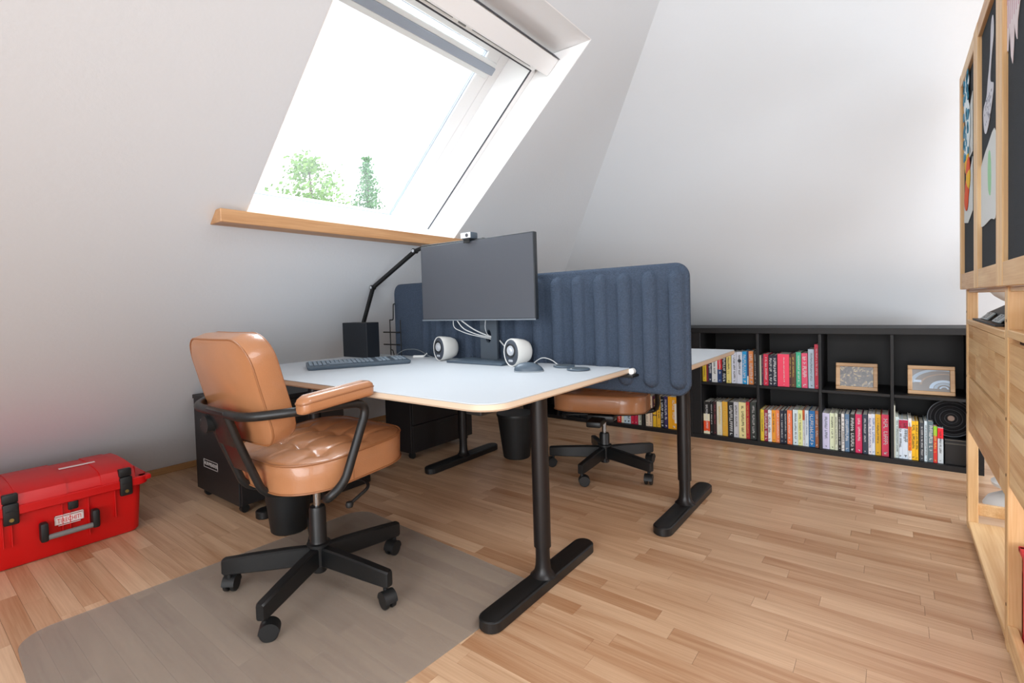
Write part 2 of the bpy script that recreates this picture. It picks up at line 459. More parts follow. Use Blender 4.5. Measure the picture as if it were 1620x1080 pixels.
bm = bmesh.new(); wbox(bm, OY0 + .012, OY1 - .008, 3.128, 3.132, .082, .12); newobj('cassette_gap', bm, M['gasket'], bb)
bm = bmesh.new(); wbox(bm, .99, 2.118, 3.013, 3.034, .150, .168, .003); vf = newobj('vent_flap', bm, M['white_lacquer'], win)
bm = bmesh.new(); wbox(bm, 1.10, 1.52, 3.024, 3.030, .1475, .1505); wbox(bm, 1.64, 2.07, 3.024, 3.030, .1475, .1505); wbox(bm, 1.555, 1.60, 3.020, 3.030, .1475, .1505); newobj('vent_slot', bm, mat('slot_grey', '8A8C8C', .6), vf)
bm = bmesh.new(); wbox(bm, 1.30, 1.60, 1.846, 1.862, .312, .33, .004); wbox(bm, 1.40, 1.50, 1.838, 1.866, .306, .33, .005); newobj('sash_latch', bm, M['white_lacquer'], sash)

# beech sill board under the skylight
bm = bmesh.new()
zt, zb = 1.363, 1.312
pf = [(-1.985, zb), (-1.985, zt), (X0 + zt / math.tan(A) - .0, zt), (X0 + zb / math.tan(A), zb)]
prism(bm, pf, .838, 2.275, lambda x, z, t: (x, t, z))
bmesh.ops.bevel(bm, geom=list(bm.edges), offset=.002, segments=1, affect='EDGES')
tag(newobj('window_sill_board', bm, M['sillwood']), 'beech wood sill board running under the skylight on the sloped wall', 'sill')

# ------------------------------------------------------------------ trees outside
def tree(name, label, x, y, top, kind):
    t = thing(name, label, 'tree', (x, y, -4.4), group=None)
    h = top + 4.4
    bm = bmesh.new(); tube(bm, [(0, 0, 0), (.1, .05, h * .5), (0, 0, h * .96)], [.2, .13, .02], 8)
    rg = random.Random(int(x * 10))
    for k in range(9):
        a = rg.random() * 6.3; z = h * (.45 + .05 * k) - (0 if kind == 'leaf' else .4); l = (1.6 if kind == 'leaf' else 1.0) * (1 - k * .09)
        tube(bm, [(0, 0, z), (l * .6 * cos(a), l * .6 * sin(a), z + .25), (l * cos(a), l * sin(a), z + .5)], [.06, .04, .01], 5)
    newobj('trunk', bm, M['bark'], t)
    bm = bmesh.new()
    def leafq(c, s):
        n = Vector((rg.uniform(-1, 1), rg.uniform(-1, 1), rg.uniform(-1, 1))).normalized(); a = n.orthogonal().normalized(); b = n.cross(a)
        bm.faces.new([bm.verts.new(c + s * (i * a + j * .6 * b)) for i, j in ((-1, 0), (0, -1), (1, 0), (0, 1))])
    if kind == 'leaf':
        for k in range(80):
            u = rg.random(); zz = h * (.55 + .42 * u); rr = 1.75 * (1 - u ** 1.6) + .22
            a = rg.random() * 6.3; q = rr * rg.random() ** .5
            c = Vector((q * cos(a), q * sin(a), zz)); cr = rg.uniform(.22, .42)
            for i in range(70):
                d = Vector((rg.gauss(0, 1), rg.gauss(0, 1), rg.gauss(0, .8))) * cr * .5
                leafq(c + d, rg.uniform(.035, .07))
    else:
        k = 0
        z = h
        while z > h * .45:
            rr = (h - z) * .40 + .05; nb = 8
            for i in range(nb):
                a = k * .7 + i * 6.283 / nb + rg.uniform(-.2, .2); ln = rr * rg.uniform(.7, 1.15)
                for j in range(int(14 + ln * 30)):
                    q = ln * rg.random()
                    leafq(Vector((q * cos(a), q * sin(a), z - q * .25 + rg.gauss(0, .05))) + Vector((rg.gauss(0, .06), rg.gauss(0, .06), 0)), rg.uniform(.03, .06))
            z -= .17; k += 1
    stuff(newobj('foliage', bm, M['leaf'] if kind == 'leaf' else M['leafc'], t))
tree('leafy_tree', 'pale green leafy tree outside the skylight, left of the conifer', -.853 * 12.4, .522 * 12.4, .957 + 12.4 * .300, 'leaf')
tree('conifer_tree', 'blue-green pointed conifer outside the skylight, right of the leafy tree', -.794 * 16, .608 * 16, .957 + 16 * .292, 'fir')
tree('birch_tree', 'faint pale tree top at the right edge of the skylight pane', -.745 * 23, .667 * 23, .957 + 23 * .225, 'leaf')
bm = bmesh.new(); box(bm, -40, -4.2, -25, 40, -4.5, -4.4); struct(newobj('ground', bm, M['grass']))
# ------------------------------------------------------------------ desks
def stadium(w, l, n=10):
    r = w / 2; out = []
    for k in range(n + 1):
        t = pi * k / n; out.append((r * cos(t), l / 2 - r + r * sin(t)))
    for k in range(n + 1):
        t = pi + pi * k / n; out.append((r * cos(t), -l / 2 + r + r * sin(t)))
    return out
def desk(label, x0, x1, y0, y1, legx, legy, split, radii):
    cx, cy = (x0 + x1) / 2, (y0 + y1) / 2
    t = thing('standing_desk', label, 'desk', (cx, cy, 0), group=None)
    w, d = x1 - x0, y1 - y0
    out = rrect(w, d, radii, 12)
    bm = bmesh.new(); slab(bm, out, .6985, .702, .0012)
    newobj('tabletop', bm, M['desktop'], t, smooth=30)
    bm = bmesh.new(); i = inset_poly(out, .006)
    loft(bm, [[(x, y, .678) for x, y in i], [(x, y, .684) for x, y in out], [(x, y, .6985) for x, y in out]])
    newobj('plywood_edge', bm, M['ply'], t, smooth=30)
    bm = bmesh.new(); 
    a, b = legx[0] - cx, legx[1] - cx; ly = legy - cy
    box(bm, a, b, ly - .045, ly - .02, .635, .677, .003); box(bm, a, b, ly + .02, ly + .045, .635, .677, .003)
    for lx in (a, b): box(bm, lx - .03, lx + .03, -d / 2 + .08, d / 2 - .08, .648, .677, .004)
    newobj('under_frame', bm, M['blacksoft'], t)
    for lx in (a, b):
        bm = bmesh.new(); cyl(bm, (lx, ly, split), (lx, ly, .66), .0295, n=28)
        lg = newobj('leg', bm, M['bronze'], t, smooth=True)
        bm = bmesh.new(); lathe(bm, [(.045, .034), (.038, .040), (.030, .052), (.026, .07), (.0245, .10), (.0245, split + .03)], (lx, ly, 0), 28); newobj('inner_column', bm, M['bronze'], lg, smooth=True)
        bm = bmesh.new(); pts = stadium(.078, .64); slab(bm, [(x + lx, y + ly) for x, y in pts], .0, .036, .004)
        newobj('foot', bm, M['black'], lg, smooth=40)
    return t
DZ = .702
desk('white standing desk in the foreground with the monitor on it', -2.425, -.812, .985, 1.855, (-2.33, -.945), 1.40, .135, [.012, .012, .085, .085])
desk('white standing desk behind the ribbed screen, nearer the bookcases', -2.22, -.633, 1.925, 2.745, (-2.12, -.750), 2.285, .142, [.02, .02, .012, .012])

# ribbed fabric screen between the desks
def screen():
    t = thing('desk_screen', 'dark blue-grey ribbed fabric screen clamped between the two white desks', 'screen', (-1.415, 1.888, 0))
    xa, xb, za, zb = -2.248, -.586, .600, 1.103
    R = .055; T = .014
    ribs = [-1.958 + i * .1035 for i in range(13)]
    ribs = [-.612 - i * .1035 for i in range(14)]; ribs = [r - .018 for r in ribs]
    rw = .031
    nx, nz = 520, 90
    def ext(z):
        dz = min(z - za, zb - z)
        if dz >= R: return 0
        return R - math.sqrt(max(0, R * R - (R - dz) ** 2))
    def prof(x, z):
        e = ext(z); d = min(x - xa - e, xb - e - x, z - za, zb - z)
        th = T * math.sqrt(max(0, min(1, 1 - (1 - min(1, d / .014)) ** 2)))
        if x < -2.03: return th
        best = 0
        for r in ribs:
            u = abs(x - r)
            if u < .06:
                zz = max(0, abs(z - (za + zb) / 2) - ((zb - za) / 2 - .028 - rw))
                q = math.hypot(u, zz) / rw
                if q < 1: best = max(best, .030 * math.sqrt(1 - q * q))
                
        return th + best * min(1, d / .012)
    bm = bmesh.new(); F_, B_ = [], []
    for j in range(nz + 1):
        # denser rows near top and bottom
        tt = j / nz; tt = .5 - .5 * cos(pi * tt); z = za + (zb - za) * tt
        e = ext(z); rf, rb = [], []
        for i in range(nx + 1):
            u = i / nx; x = xa + e + (xb - xa - 2 * e) * u
            p = prof(x, z)
            rf.append(bm.verts.new((x + 1.415, -p, z))); rb.append(bm.verts.new((x + 1.415, p, z)))
        F_.append(rf); B_.append(rb)
    for j in range(nz):
        for i in range(nx):
            bm.faces.new((F_[j][i], F_[j][i + 1], F_[j + 1][i + 1], F_[j + 1][i]))
            bm.faces.new((B_[j][i + 1], B_[j][i], B_[j + 1][i], B_[j + 1][i + 1]))
    bmesh.ops.remove_doubles(bm, verts=[v for v in bm.verts if abs(v.co.y) < 1e-5] , dist=1e-4)
    o = newobj('fabric_panel', bm, M['felt'], t, smooth=180)
    for xx in (-.835, -2.1):
        bm = bmesh.new(); lx = xx + 1.415
        box(bm, lx - .05, lx + .05, -.075, .0, .668, .677, .002); newobj('clamp_bracket', bm, M['blacksoft'], t)
    bm = bmesh.new(); cyl(bm, (.612, -.048, .689), (.612, -.028, .689), .012, n=20)
    bmesh.ops.bevel(bm, geom=[e for e in bm.edges if len(e.link_faces) == 2 and e.calc_face_angle(0) > 1], offset=.004, segments=3, affect='EDGES')
    lathe(bm, [(.008, -.012), (.008, 0)], n=18, mtx=Matrix.Translation((.606, -.040, .690)) @ Matrix.Rotation(pi / 2, 4, 'Y'))
    k = newobj('edge_knob', bm, M['white'], t, smooth=True)
screen()

# ------------------------------------------------------------------ office chairs
def office_chair(label, cx, cy, rz, phase, drop):
    t = thing('office_chair', label, 'chair', (cx, cy, 0), rz)
    d = drop
    for k in range(5):
        a = radians(phase + 72 * k) - rz
        mt = Matrix.Rotation(a, 4, 'Z')
        bm = bmesh.new()
        v = loft(bm, [[(x, y, z) for y, z in ((-w, z0 + .004), (-w + .004, z0), (w - .004, z0), (w, z0 + .004), (w, z1 - .005), (w - .005, z1), (-w + .005, z1), (-w, z1 - .005))]
                      for x, w, z0, z1 in ((.018, .016, .072, .138), (.10, .017, .072, .136), (.22, .0165, .068, .128), (.315, .0155, .066, .120), (.322, .012, .069, .117))])
        xform(v, mt); leg = newobj('leg', bm, M['black'], t, smooth=35)
        bm = bmesh.new(); cx_ = .302
        sw = rng.uniform(0, 6.28)
        vs = cyl(bm, (0, 0, .05), (0, 0, .068), .008, n=12)
        vs += lathe(bm, [(0, -.006), (.020, -.006), (.0285, -.012), (.030, 0), (.0285, .012), (.020, .006), (0, .006)][:0] or [(0, -.0075), (.024, -.0075), (.0275, -.005), (.0275, .005), (.024, .0075), (0, .0075)], n=24, mtx=Matrix.Translation((.012, 0, .0275)) @ Matrix.Rotation(pi / 2, 4, 'X') @ Matrix.Translation((0, 0, -.0125)))
        vs += lathe(bm, [(0, -.0075), (.024, -.0075), (.0275, -.005), (.0275, .005), (.024, .0075), (0, .0075)], n=24, mtx=Matrix.Translation((.012, 0, .0275)) @ Matrix.Rotation(pi / 2, 4, 'X') @ Matrix.Translation((0, 0, .0125)))
        # domed hood over the twin wheels
        n = 10; hood = []
        for s_ in (-.021, .021):
            hood.append([bm.verts.new((.012 + .0300 * cos(pi * i / n), s_, .0265 + .0300 * sin(pi * i / n))) for i in range(n + 1)])
        for i in range(n): bm.faces.new((hood[0][i], hood[0][i + 1], hood[1][i + 1], hood[1][i]))
        for hh in hood: bm.faces.new(hh)
        vs += hood[0] + hood[1]
        xform(vs, mt @ Matrix.Translation((cx_, 0, 0)) @ Matrix.Rotation(sw, 4, 'Z'))
        cs = newobj('caster', bm, M['blacksoft'], leg, smooth=35)
    bm = bmesh.new()
    lathe(bm, [(.022, .046), (.025, .05), (.025, .07), (.034, .075), (.034, .140), (.040, .143), (.040, .150), (.030, .153), (.0285, .158), (.0285, .268 - d), (.025, .278 - d), (.012, .279 - d)], n=28)
    newobj('gas_column', bm, M['black'], t, smooth=35)
    bm = bmesh.new(); cyl(bm, (0, 0, .27 - d), (0, 0, .39 - d), .0125, n=20); newobj('piston', bm, M['chrome'], t, smooth=True)
    bm = bmesh.new()
    box(bm, -.075, .075, -.10, .10, .366 - d, .398 - d, .008)
    box(bm, -.03, .05, .06, .225, .356 - d, .388 - d, .008)
    newobj('mechanism', bm, M['black'], t, smooth=35)
    bm = bmesh.new()
    tube(bm, smooth_path([(.05, .03, .386 - d), (.19, .07, .386 - d), (.235, .05, .378 - d), (.245, -.03, .352 - d)], .03), .0055, 10)
    lathe(bm, [(0, -.012), (.010, -.008), (.013, 0), (.010, .008), (0, .012)], (.246, -.036, .350 - d), 12)
    newobj('height_lever', bm, M['blacksoft'], t, smooth=True)
    # seat cushion
    def seat_loop(sc, z, ins=0):
        out = resample(rrect(.505 - 2 * ins, .448 - 2 * ins, [.12, .12, .16, .16], 10), 120)
        return [(x * sc, (y) * sc + .012, z + .016 - d + tilt(y * sc)) for x, y in out]
    tilt = lambda y: .018 * y / .24
    bm = bmesh.new()
    loops = [seat_loop(1, .402, .05), seat_loop(1, .404, .012), seat_loop(1, .412, .001), seat_loop(1, .45), seat_loop(1, .492, -.001), seat_loop(1, .499, .004)]
    loft(bm, loops, cap=False)
    bot = [v for v in bm.verts][:len(loops[0])]
    bm.faces.new(bot[::-1])
    last = [v for v in bm.verts][-len(loops[0]):]
    nr = 44; prev = last
    def tuft(x, y):
        z = 0
        for sx in (-.165, -.055, .055, .165):
            z -= .0035 * math.exp(-((x - sx) / .006) ** 2) * (1 if abs(y) < .19 else .3)
        for bx, by in ((-.11, .07), (0, .07), (.11, .07), (-.11, -.07), (0, -.07), (.11, -.07)):
            pass
        for sy in (-.085, .06):
            z -= .0035 * math.exp(-((y - sy) / .006) ** 2)
            for sx in (-.165, -.055, .055, .165):
                r2 = (x - sx) ** 2 + (y - sy) ** 2; z -= .013 * math.exp(-r2 / .0006) + .004 * math.exp(-r2 / .004)
        return z
    base = [(v.co.x, v.co.y) for v in last]
    for k in range(1, nr + 1):
        q = 1 - (k / nr); q2 = q
        if k == nr:
            c = bm.verts.new((0, .012, .515 - d + .016 + tuft(0, .012)))
            for i in range(len(prev)): bm.faces.new((prev[i], prev[(i + 1) % len(prev)], c))
        else:
            ring = []
            for x, y in base:
                xx, yy = x * q2, (y - .012) * q2 + .012
                h = .018 * (1 - q2 ** 3.2) ** .8
                ring.append(bm.verts.new((xx, yy, .515 - d + tilt(yy) + h + tuft(xx, yy))))
            for i in range(len(prev)): bm.faces.new((prev[i], prev[(i + 1) % len(prev)], ring[(i + 1) % len(prev)], ring[i]))
            prev = ring
    seat = newobj('seat', bm, M['leather'], t, smooth=50)
    bm = bmesh.new()
    tube(bm, [Vector(p) for p in seat_loop(1, .4985, -.0005)], .0032, 6, closed=True)
    tube(bm, [Vector(p) for p in seat_loop(1, .411, -.0005)], .0028, 6, closed=True)
    for x_ in (-.253, .253): tube(bm, [(x_, -.02, .430 - d), (x_, -.02, .512 - d)], .0016, 6)
    newobj('seat_piping', bm, M['piping'], seat, smooth=True)
    # backrest: a padded slab leaning backwards
    bk = Matrix.Translation((0, -.248, .737 - d)) @ Matrix.Rotation(radians(-14.5), 4, 'X').inverted() @ Matrix.Identity(4)
    bw, bh, bt = .41, .335, .085
    def bl(s, yv, ins, taper=.0):
        out = resample(rrect(bw - 2 * ins, bh - 2 * ins, [.085, .085, .065, .065], 10), 80)
        return [(x, yv + .22 * x * x * 1.0, z) for x, z in out]
    bm = bmesh.new()
    L = [bl(1, -bt / 2, .012), bl(1, -bt / 2 + .006, .001), bl(1, 0, -.003), bl(1, bt / 2 - .012, .003), bl(1, bt / 2, .022)]
    ft = bl(1, bt / 2 + .012, .09)
    v = loft(bm, L + [ft], cap=False)
    nl = len(L[0]); allv = list(bm.verts)
    bm.faces.new(allv[:nl]); bm.faces.new(allv[-nl:][::-1])
    xform(v, bk)
    back = newobj('backrest', bm, M['leather'], t, smooth=50)
    bm = bmesh.new()
    for yv, ins in ((-bt / 2 + .004, .003), (bt / 2 - .009, .005)):
        xform(tube(bm, [Vector(p) for p in bl(1, yv, ins)], .003, 6, closed=True), bk)
    newobj('back_piping', bm, M['piping'], back, smooth=True)
    # one continuous steel tube: arm, ring behind the back, other arm, down and under the seat
    R = .0135; X = .290
    half = [(0, -.318, .668 - d), (.17, -.312, .668 - d), (X - .01, -.205, .680 - d), (X, -.10, .680 - d), (X, .018, .670 - d), (X, -.080, .440 - d), (X - .02, -.130, .398 - d), (.16, -.06, .385 - d), (.04, -.02, .386 - d)]
    path = smooth_path([(-x, y, z) for x, y, z in half[:0:-1]] + half, .055, 8)
    # sharper bends for the loops
    bm = bmesh.new(); tube(bm, path, R, 16); newobj('arm_frame', bm, M['black'], t, smooth=True)
    bm = bmesh.new()
    for sx in (-.045, .075):
        tube(bm, smooth_path([(sx, -.318, .664 - d), (sx, -.290, .58 - d), (sx, -.225, .412 - d), (sx + .0, -.17, .388 - d), (.0 + sx * .6, -.02, .382 - d)], .05), .012, 14)
    xform(box(bm, -.045, .075, -.006, .006, -.06, .06, .003), Matrix.Translation((0, -.308, .622 - d)) @ Matrix.Rotation(radians(18), 4, 'X'))
    sp = newobj('back_support', bm, M['black'], t, smooth=35)
    bm = bmesh.new(); xform(box(bm, -.035, .065, -.003, .003, -.07, .055, .002), Matrix.Translation((0, -.280, .545 - d)) @ Matrix.Rotation(radians(20), 4, 'X')); newobj('support_plate', bm, M['maroon'], sp)
    for sx in (-1,):
        bm = bmesh.new(); cyl(bm, (-.048, -.334, .628 - d), (-.048, -.300, .628 - d), .026, n=24)
        newobj('tilt_knob', bm, M['blacksoft'], t, smooth=35)
    for s_ in (-1, 1):
        bm = bmesh.new()
        def al(sc, z): 
            out = rrect(.060 * sc + .0, .250 - (1 - sc) * .06, [.028 * sc, .028 * sc, .024 * sc, .024 * sc], 8)
            return [(x + s_ * X, y - .094, z - d - .002 + .014 * (1 - ((y - .01) / .13) ** 2) + .008 * (y - .02) / .13) for x, y in out]
        v = loft(bm, [al(.72, .682), al(.95, .686), al(1, .694), al(1, .712), al(.93, .722), al(.6, .729)])
        ar = newobj('armrest', bm, M['leather'], t, smooth=60)
        bm = bmesh.new(); tube(bm, [Vector(p) for p in al(1.01, .7125)], .0022, 6, closed=True); newobj('armrest_piping', bm, M['piping'], ar, smooth=True)
    return t
office_chair('tan leather office chair in the foreground, standing on the clear floor mat', -1.589, .949, 0, -134.3, 0)
office_chair('tan leather office chair tucked under the far desk behind the ribbed screen', -1.305, 2.60, pi + .25, -87, .062)

# clear floor mat
mm = bpy.data.materials.new('clear_mat'); mm.use_nodes = True
nt = mm.node_tree; b = nt.nodes['Principled BSDF']
b.inputs['Base Color'].default_value = lin('B4ABA0'); b.inputs['Roughness'].default_value = .28; b.inputs['Alpha'].default_value = .40
bm = bmesh.new(); out = rrect(1.065, 1.215, [.06, .09, .09, .06], 14)
mt = Matrix.Translation((-1.518, .808, 0)) @ Matrix.Rotation(radians(-3), 4, 'Z')
v = slab(bm, out, .0002, .0024, .0006); xform(v, mt)
tag(newobj('floor_mat', bm, mm, smooth=30), 'smoky translucent plastic floor mat under the foreground office chair', 'mat')

# ------------------------------------------------------------------ monitor and desk things
def monitor():
    t = thing('monitor', 'wide black flat monitor with a blank screen on the foreground desk', 'monitor', (-1.485, 1.72, DZ))
    bm = bmesh.new(); box(bm, -.337, .337, -.020, .004, .199, .561, .004); newobj('housing', bm, mat('monitor_shell', '20262C', .45), t, smooth=35)
    bm = bmesh.new(); box(bm, -.332, .332, -.0212, -.0198, .206, .556, .0003); newobj('display', bm, M['screenblack'], t)
    bm = bmesh.new(); box(bm, -.337, .337, -.0226, -.0196, .197, .2035, .001); newobj('bottom_bezel', bm, mat('bezel_grey', '6E767E', .4), t)
    bm = bmesh.new(); box(bm, -.20, .20, .003, .045, .26, .48, .015); newobj('rear_bulge', bm, M['blacksoft'], t, smooth=35)
    bm = bmesh.new()                                         # stand neck with a cable hole, made of four pieces round the opening
    for a in ((-.050, .050, .078, .09, .012, .085), (-.050, .050, .078, .09, .155, .40), (-.050, -.020, .078, .09, .085, .155), (.020, .050, .078, .09, .085, .155)): box(bm, *a)
    for i in range(24):
        a0, a1 = 2 * pi * i / 24, 2 * pi * (i + 1) / 24
        def sq(a):
            c_, s_ = cos(a), sin(a); k = 1 / max(abs(c_) / .020, abs(s_) / .035); return (c_ * k, s_ * k)
        (ax, az), (bx, bz) = sq(a0), sq(a1)
        for yv in (.078, .09):
            q = [bm.verts.new((p[0], yv, .12 + p[1])) for p in ((.017 * cos(a0), .031 * sin(a0)), (.017 * cos(a1), .031 * sin(a1)), (bx, bz), (ax, az))]
            try: bm.faces.new(q)
            except Exception: pass
    newobj('stand_neck', bm, mat('stand_grey', '4E5862', .42, metal=.2), t)
    bm = bmesh.new(); box(bm, -.06, .06, .04, .09, .31, .43, .006); newobj('mount', bm, M['blacksoft'], t)
    bm = bmesh.new(); xform(box(bm, -.165, .165, -.085, .070, 0, .012, .003), Matrix.Translation((.0, .045, 0))); newobj('stand_base', bm, M['slate'], t, smooth=35)
monitor()
def webcam():
    t = thing('webcam', 'small grey webcam clipped on top of the monitor', 'webcam', (-1.49, 1.715, DZ + .561))
    bm = bmesh.new(); box(bm, -.05, .012, -.028, .022, .006, .036, .006); b_ = newobj('body', bm, M['slate'], t, smooth=35)
    bm = bmesh.new(); box(bm, -.048, .010, -.0305, -.0275, .009, .033, .001); newobj('front_plate', bm, M['white'], t)
    bm = bmesh.new(); cyl(bm, (-.010, -.0325, .021), (-.010, -.030, .021), .008, n=16); newobj('lens', bm, M['gasket'], t)
    bm = bmesh.new(); box(bm, -.035, .0, -.0285, .014, 0, .007, .001); box(bm, -.035, .0, -.027, -.0235, -.012, .002, .001); newobj('clip', bm, M['blacksoft'], t)
webcam()
def speaker(label, x, y):
    t = thing('speaker', label, 'speaker', (x, y, DZ), radians(-12), group='desktop speakers beside the monitor')
    def lp(yv, sc, dx=0, z0=.060):
        return [(sc * .047 * cos(a) + dx, yv, z0 + sc * (.058 if sin(a) > 0 else .0595) * sin(a) * 1.0) for a in [2 * pi * k / 32 for k in range(32)]]
    bm = bmesh.new(); L_ = []
    for yv, sc in ((-.046, .90), (-.050, 1.0), (-.042, 1.03), (-.01, .985), (.02, .90), (.042, .76), (.052, .55), (.056, .25)):
        lp_ = lp(yv, sc, 0, .060); L_.append([(x_, y_, max(z_, .0 + .0005)) for x_, y_, z_ in lp_])
    loft(bm, L_); newobj('shell', bm, M['spkwhite'], t, smooth=45)
    bm = bmesh.new(); loft(bm, [[(p[0], p[1], max(p[2], .004)) for p in q] for q in (lp(-.0515, .84), lp(-.0475, .93))]); newobj('front_baffle', bm, M['spkdark'], t, smooth=45)
    rot = Matrix.Translation((0, -.052, .068)) @ Matrix.Rotation(pi / 2, 4, 'X')
    bm = bmesh.new(); lathe(bm, [(.031, -.002), (.031, .001), (.028, .003), (.024, .0005), (.024, -.002)], n=28, mtx=rot); newobj('driver_ring', bm, M['blacksoft'], t, smooth=True)
    bm = bmesh.new(); lathe(bm, [(0, .006), (.007, .005), (.011, .0015), (.020, .003), (.022, -.001)], n=24, mtx=rot); newobj('driver_cone', bm, M['coneg'], t, smooth=True)
    bm = bmesh.new(); box(bm, -.013, .013, -.0535, -.050, .020, .030, .003); newobj('control_button', bm, M['coneg'], t)
    return t
speaker('white egg-shaped speaker left of the monitor stand', -1.735, 1.775)
speaker('white egg-shaped speaker right of the monitor stand, behind the mouse', -1.262, 1.735)

def keyboard():
    ex = Vector((.47, .883, 0)); t = thing('keyboard', 'long grey-blue keyboard lying on the left of the foreground desk', 'keyboard', (-1.975, 1.425, DZ), math.atan2(ex.y, ex.x))
    bm = bmesh.new(); out = rrect(.462, .178, .018, 5)
    v = loft(bm, [[(x, y, 0) for x, y in inset_poly(out, .004)], [(x, y, .006) for x, y in out], [(x, y, .014 + .05 * (y + .089)) for x, y in out], [(x, y, .017 + .05 * (y + .089)) for x, y in inset_poly(out, .006)]])
    newobj('case', bm, M['slate'], t, smooth=35)
    kb = bmesh.new(); box(kb, -.0080, .0080, -.0078, .0078, 0, .006, .0018, 1); me = bpy.data.meshes.new('key'); kb.to_mesh(me); kb.free(); me.materials.append(M['key'])
    n = 0
    for r_ in range(6):
        for c_ in range(23):
            x = -.214 + c_ * .0190; y = -.052 + r_ * .0195
            if c_ in (15, 19) : x += .0
            if r_ == 0 and 3 < c_ < 9: continue
            if c_ == 15 or c_ == 19: continue
            o = bpy.data.objects.new('key', me); COL.objects.link(o); o.parent = t; o.location = (x, y, .0165 + .05 * (y + .089)); n += 1
    bm = bmesh.new(); box(bm, -.138, -.044, -.060, -.0445, .018, .0245, .0018, 1); newobj('space_bar', bm, M['key'], t)
keyboard()
def mouse():
    t = thing('mouse', 'dark grey computer mouse in front of the right speaker', 'mouse', (-1.112, 1.588, DZ), radians(35))
    bm = bmesh.new()
    L_ = []
    for k in range(9):
        a = pi / 2 * k / 8; sc = cos(a); z = .034 * sin(a)
        L_.append([(.058 * math.cos(q) * sc * (1 if cos(q) > 0 else 1.0) - .008 * sin(a), .034 * math.sin(q) * sc, z + .003) for q in [2 * pi * i / 28 for i in range(28)]])
    L_[-1] = [(x * 1 + 0.0, y, z) for x, y, z in L_[-1]]
    loft(bm, L_[:-1]); newobj('shell', bm, M['slate'], t, smooth=60)
    bm = bmesh.new(); slab(bm, [(.059 * cos(q), .035 * sin(q)) for q in [2 * pi * i / 28 for i in range(28)]], 0, .0045, .001); newobj('base', bm, mat('mouse_base', '8A9298', .5), t)
    bm = bmesh.new(); cyl(bm, (.030, -.004, .026), (.030, .004, .026), .007, n=14); newobj('scroll_wheel', bm, M['blacksoft'], t)
mouse()
def coaster(label, x, y, r, rz):
    t = thing('wireless_charger', label, 'charger', (x, y, DZ), rz)
    bm = bmesh.new(); lathe(bm, [(r - .003, 0), (r, .002), (r, .006), (r - .002, .008), (r - .006, .0083)], n=40); newobj('rim', bm, M['slate'], t, smooth=35)
    bm = bmesh.new(); lathe(bm, [(0, .0072), (r - .006, .0072), (r - .007, .0086), (0, .0086)], n=40); newobj('pad_surface', bm, mat('pad_grey', '4C565E', .6), t, smooth=35)
    bm = bmesh.new(); cyl(bm, (-r * .6, -r * .55, .0084), (-r * .6, -r * .55, .0090), .004, n=12); newobj('indicator', bm, M['lightgrey'], t)
coaster('flat round grey pad on the desk, the left one of two overlapping the other', -1.060, 1.765, .044, 0)
coaster('flat round grey pad on the desk, the right one nearer the desk edge', -.960, 1.705, .045, .5)

# black box with the lamp arm behind it
def desk_box():
    t = thing('document_box', 'tall black box standing at the left rear of the foreground desk', 'box', (-2.335, 1.72, DZ))
    bm = bmesh.new(); box(bm, -.115, .105, -.055, .030, 0, .192, .003); newobj('body', bm, mat('box_black', '10161E', .5), t)
    bm = bmesh.new(); cyl(bm, (-.1155, -.02, .10), (-.119, -.02, .10), .008, n=14); newobj('stud', bm, M['lightgrey'], t)
    bm = bmesh.new(); box(bm, -.118, -.114, -.05, .04, .02, .17); newobj('side_panel', bm, M['gasket'], t)
desk_box()
def handset():
    t = thing('headset_holder', 'black clip stand with pale button leaning left of the black box', 'holder', (-2.50, 1.74, DZ))
    bm = bmesh.new(); v = box(bm, -.018, .018, -.02, .02, 0, .10, .004); xform(v, Matrix.Rotation(radians(6), 4, 'Y')); tube(bm, [(0, 0, .09), (.02, 0, .14), (.03, .0, .19)], .006, 8); newobj('stem', bm, M['blacksoft'], t, smooth=35)
    bm = bmesh.new(); cyl(bm, (.005, -.021, .095), (.005, -.026, .095), .007, n=12); newobj('button', bm, M['lightgrey'], t)
handset()
def lamp():
    t = thing('desk_lamp', 'black jointed desk lamp arm reaching from the black box behind the monitor', 'lamp', (-2.42, 1.782, DZ))
    e = Vector
    base, elb, top, h0, h1 = e((-.085, 0, 0)), e((.110, 0, .387)), e((.470, 0, .560)), e((.54, 0, .574)), e((.95, 0, .570))
    bm = bmesh.new(); lathe(bm, [(.0, 0), (.035, 0), (.035, .012), (.012, .018), (.012, .03)], n=24, center=base); newobj('clamp_base', bm, M['blacksoft'], t, smooth=35)
    def flat(p, q, w, th, name):
        bm = bmesh.new(); d = (q - p); L_ = d.length; v = box(bm, 0, L_, -th, th, -w, w, .003)
        xform(v, basis(p, d, (0, 1, 0))); return newobj(name, bm, M['black'], t)
    flat(base, elb, .010, .009, 'lower_arm'); flat(elb, top, .010, .009, 'upper_arm'); flat(top, h0, .009, .008, 'neck'); flat(h0, h1, .006, .022, 'lamp_head')
    for p in (elb, top):
        bm = bmesh.new(); cyl(bm, p + e((0, -.015, 0)), p + e((0, .012, 0)), .013, n=18); j = newobj('joint', bm, M['black'], t)
        bm = bmesh.new(); cyl(bm, p + e((0, -.018, 0)), p + e((0, -.014, 0)), .008, n=14); newobj('joint_cap', bm, M['coneg'], j)
lamp()
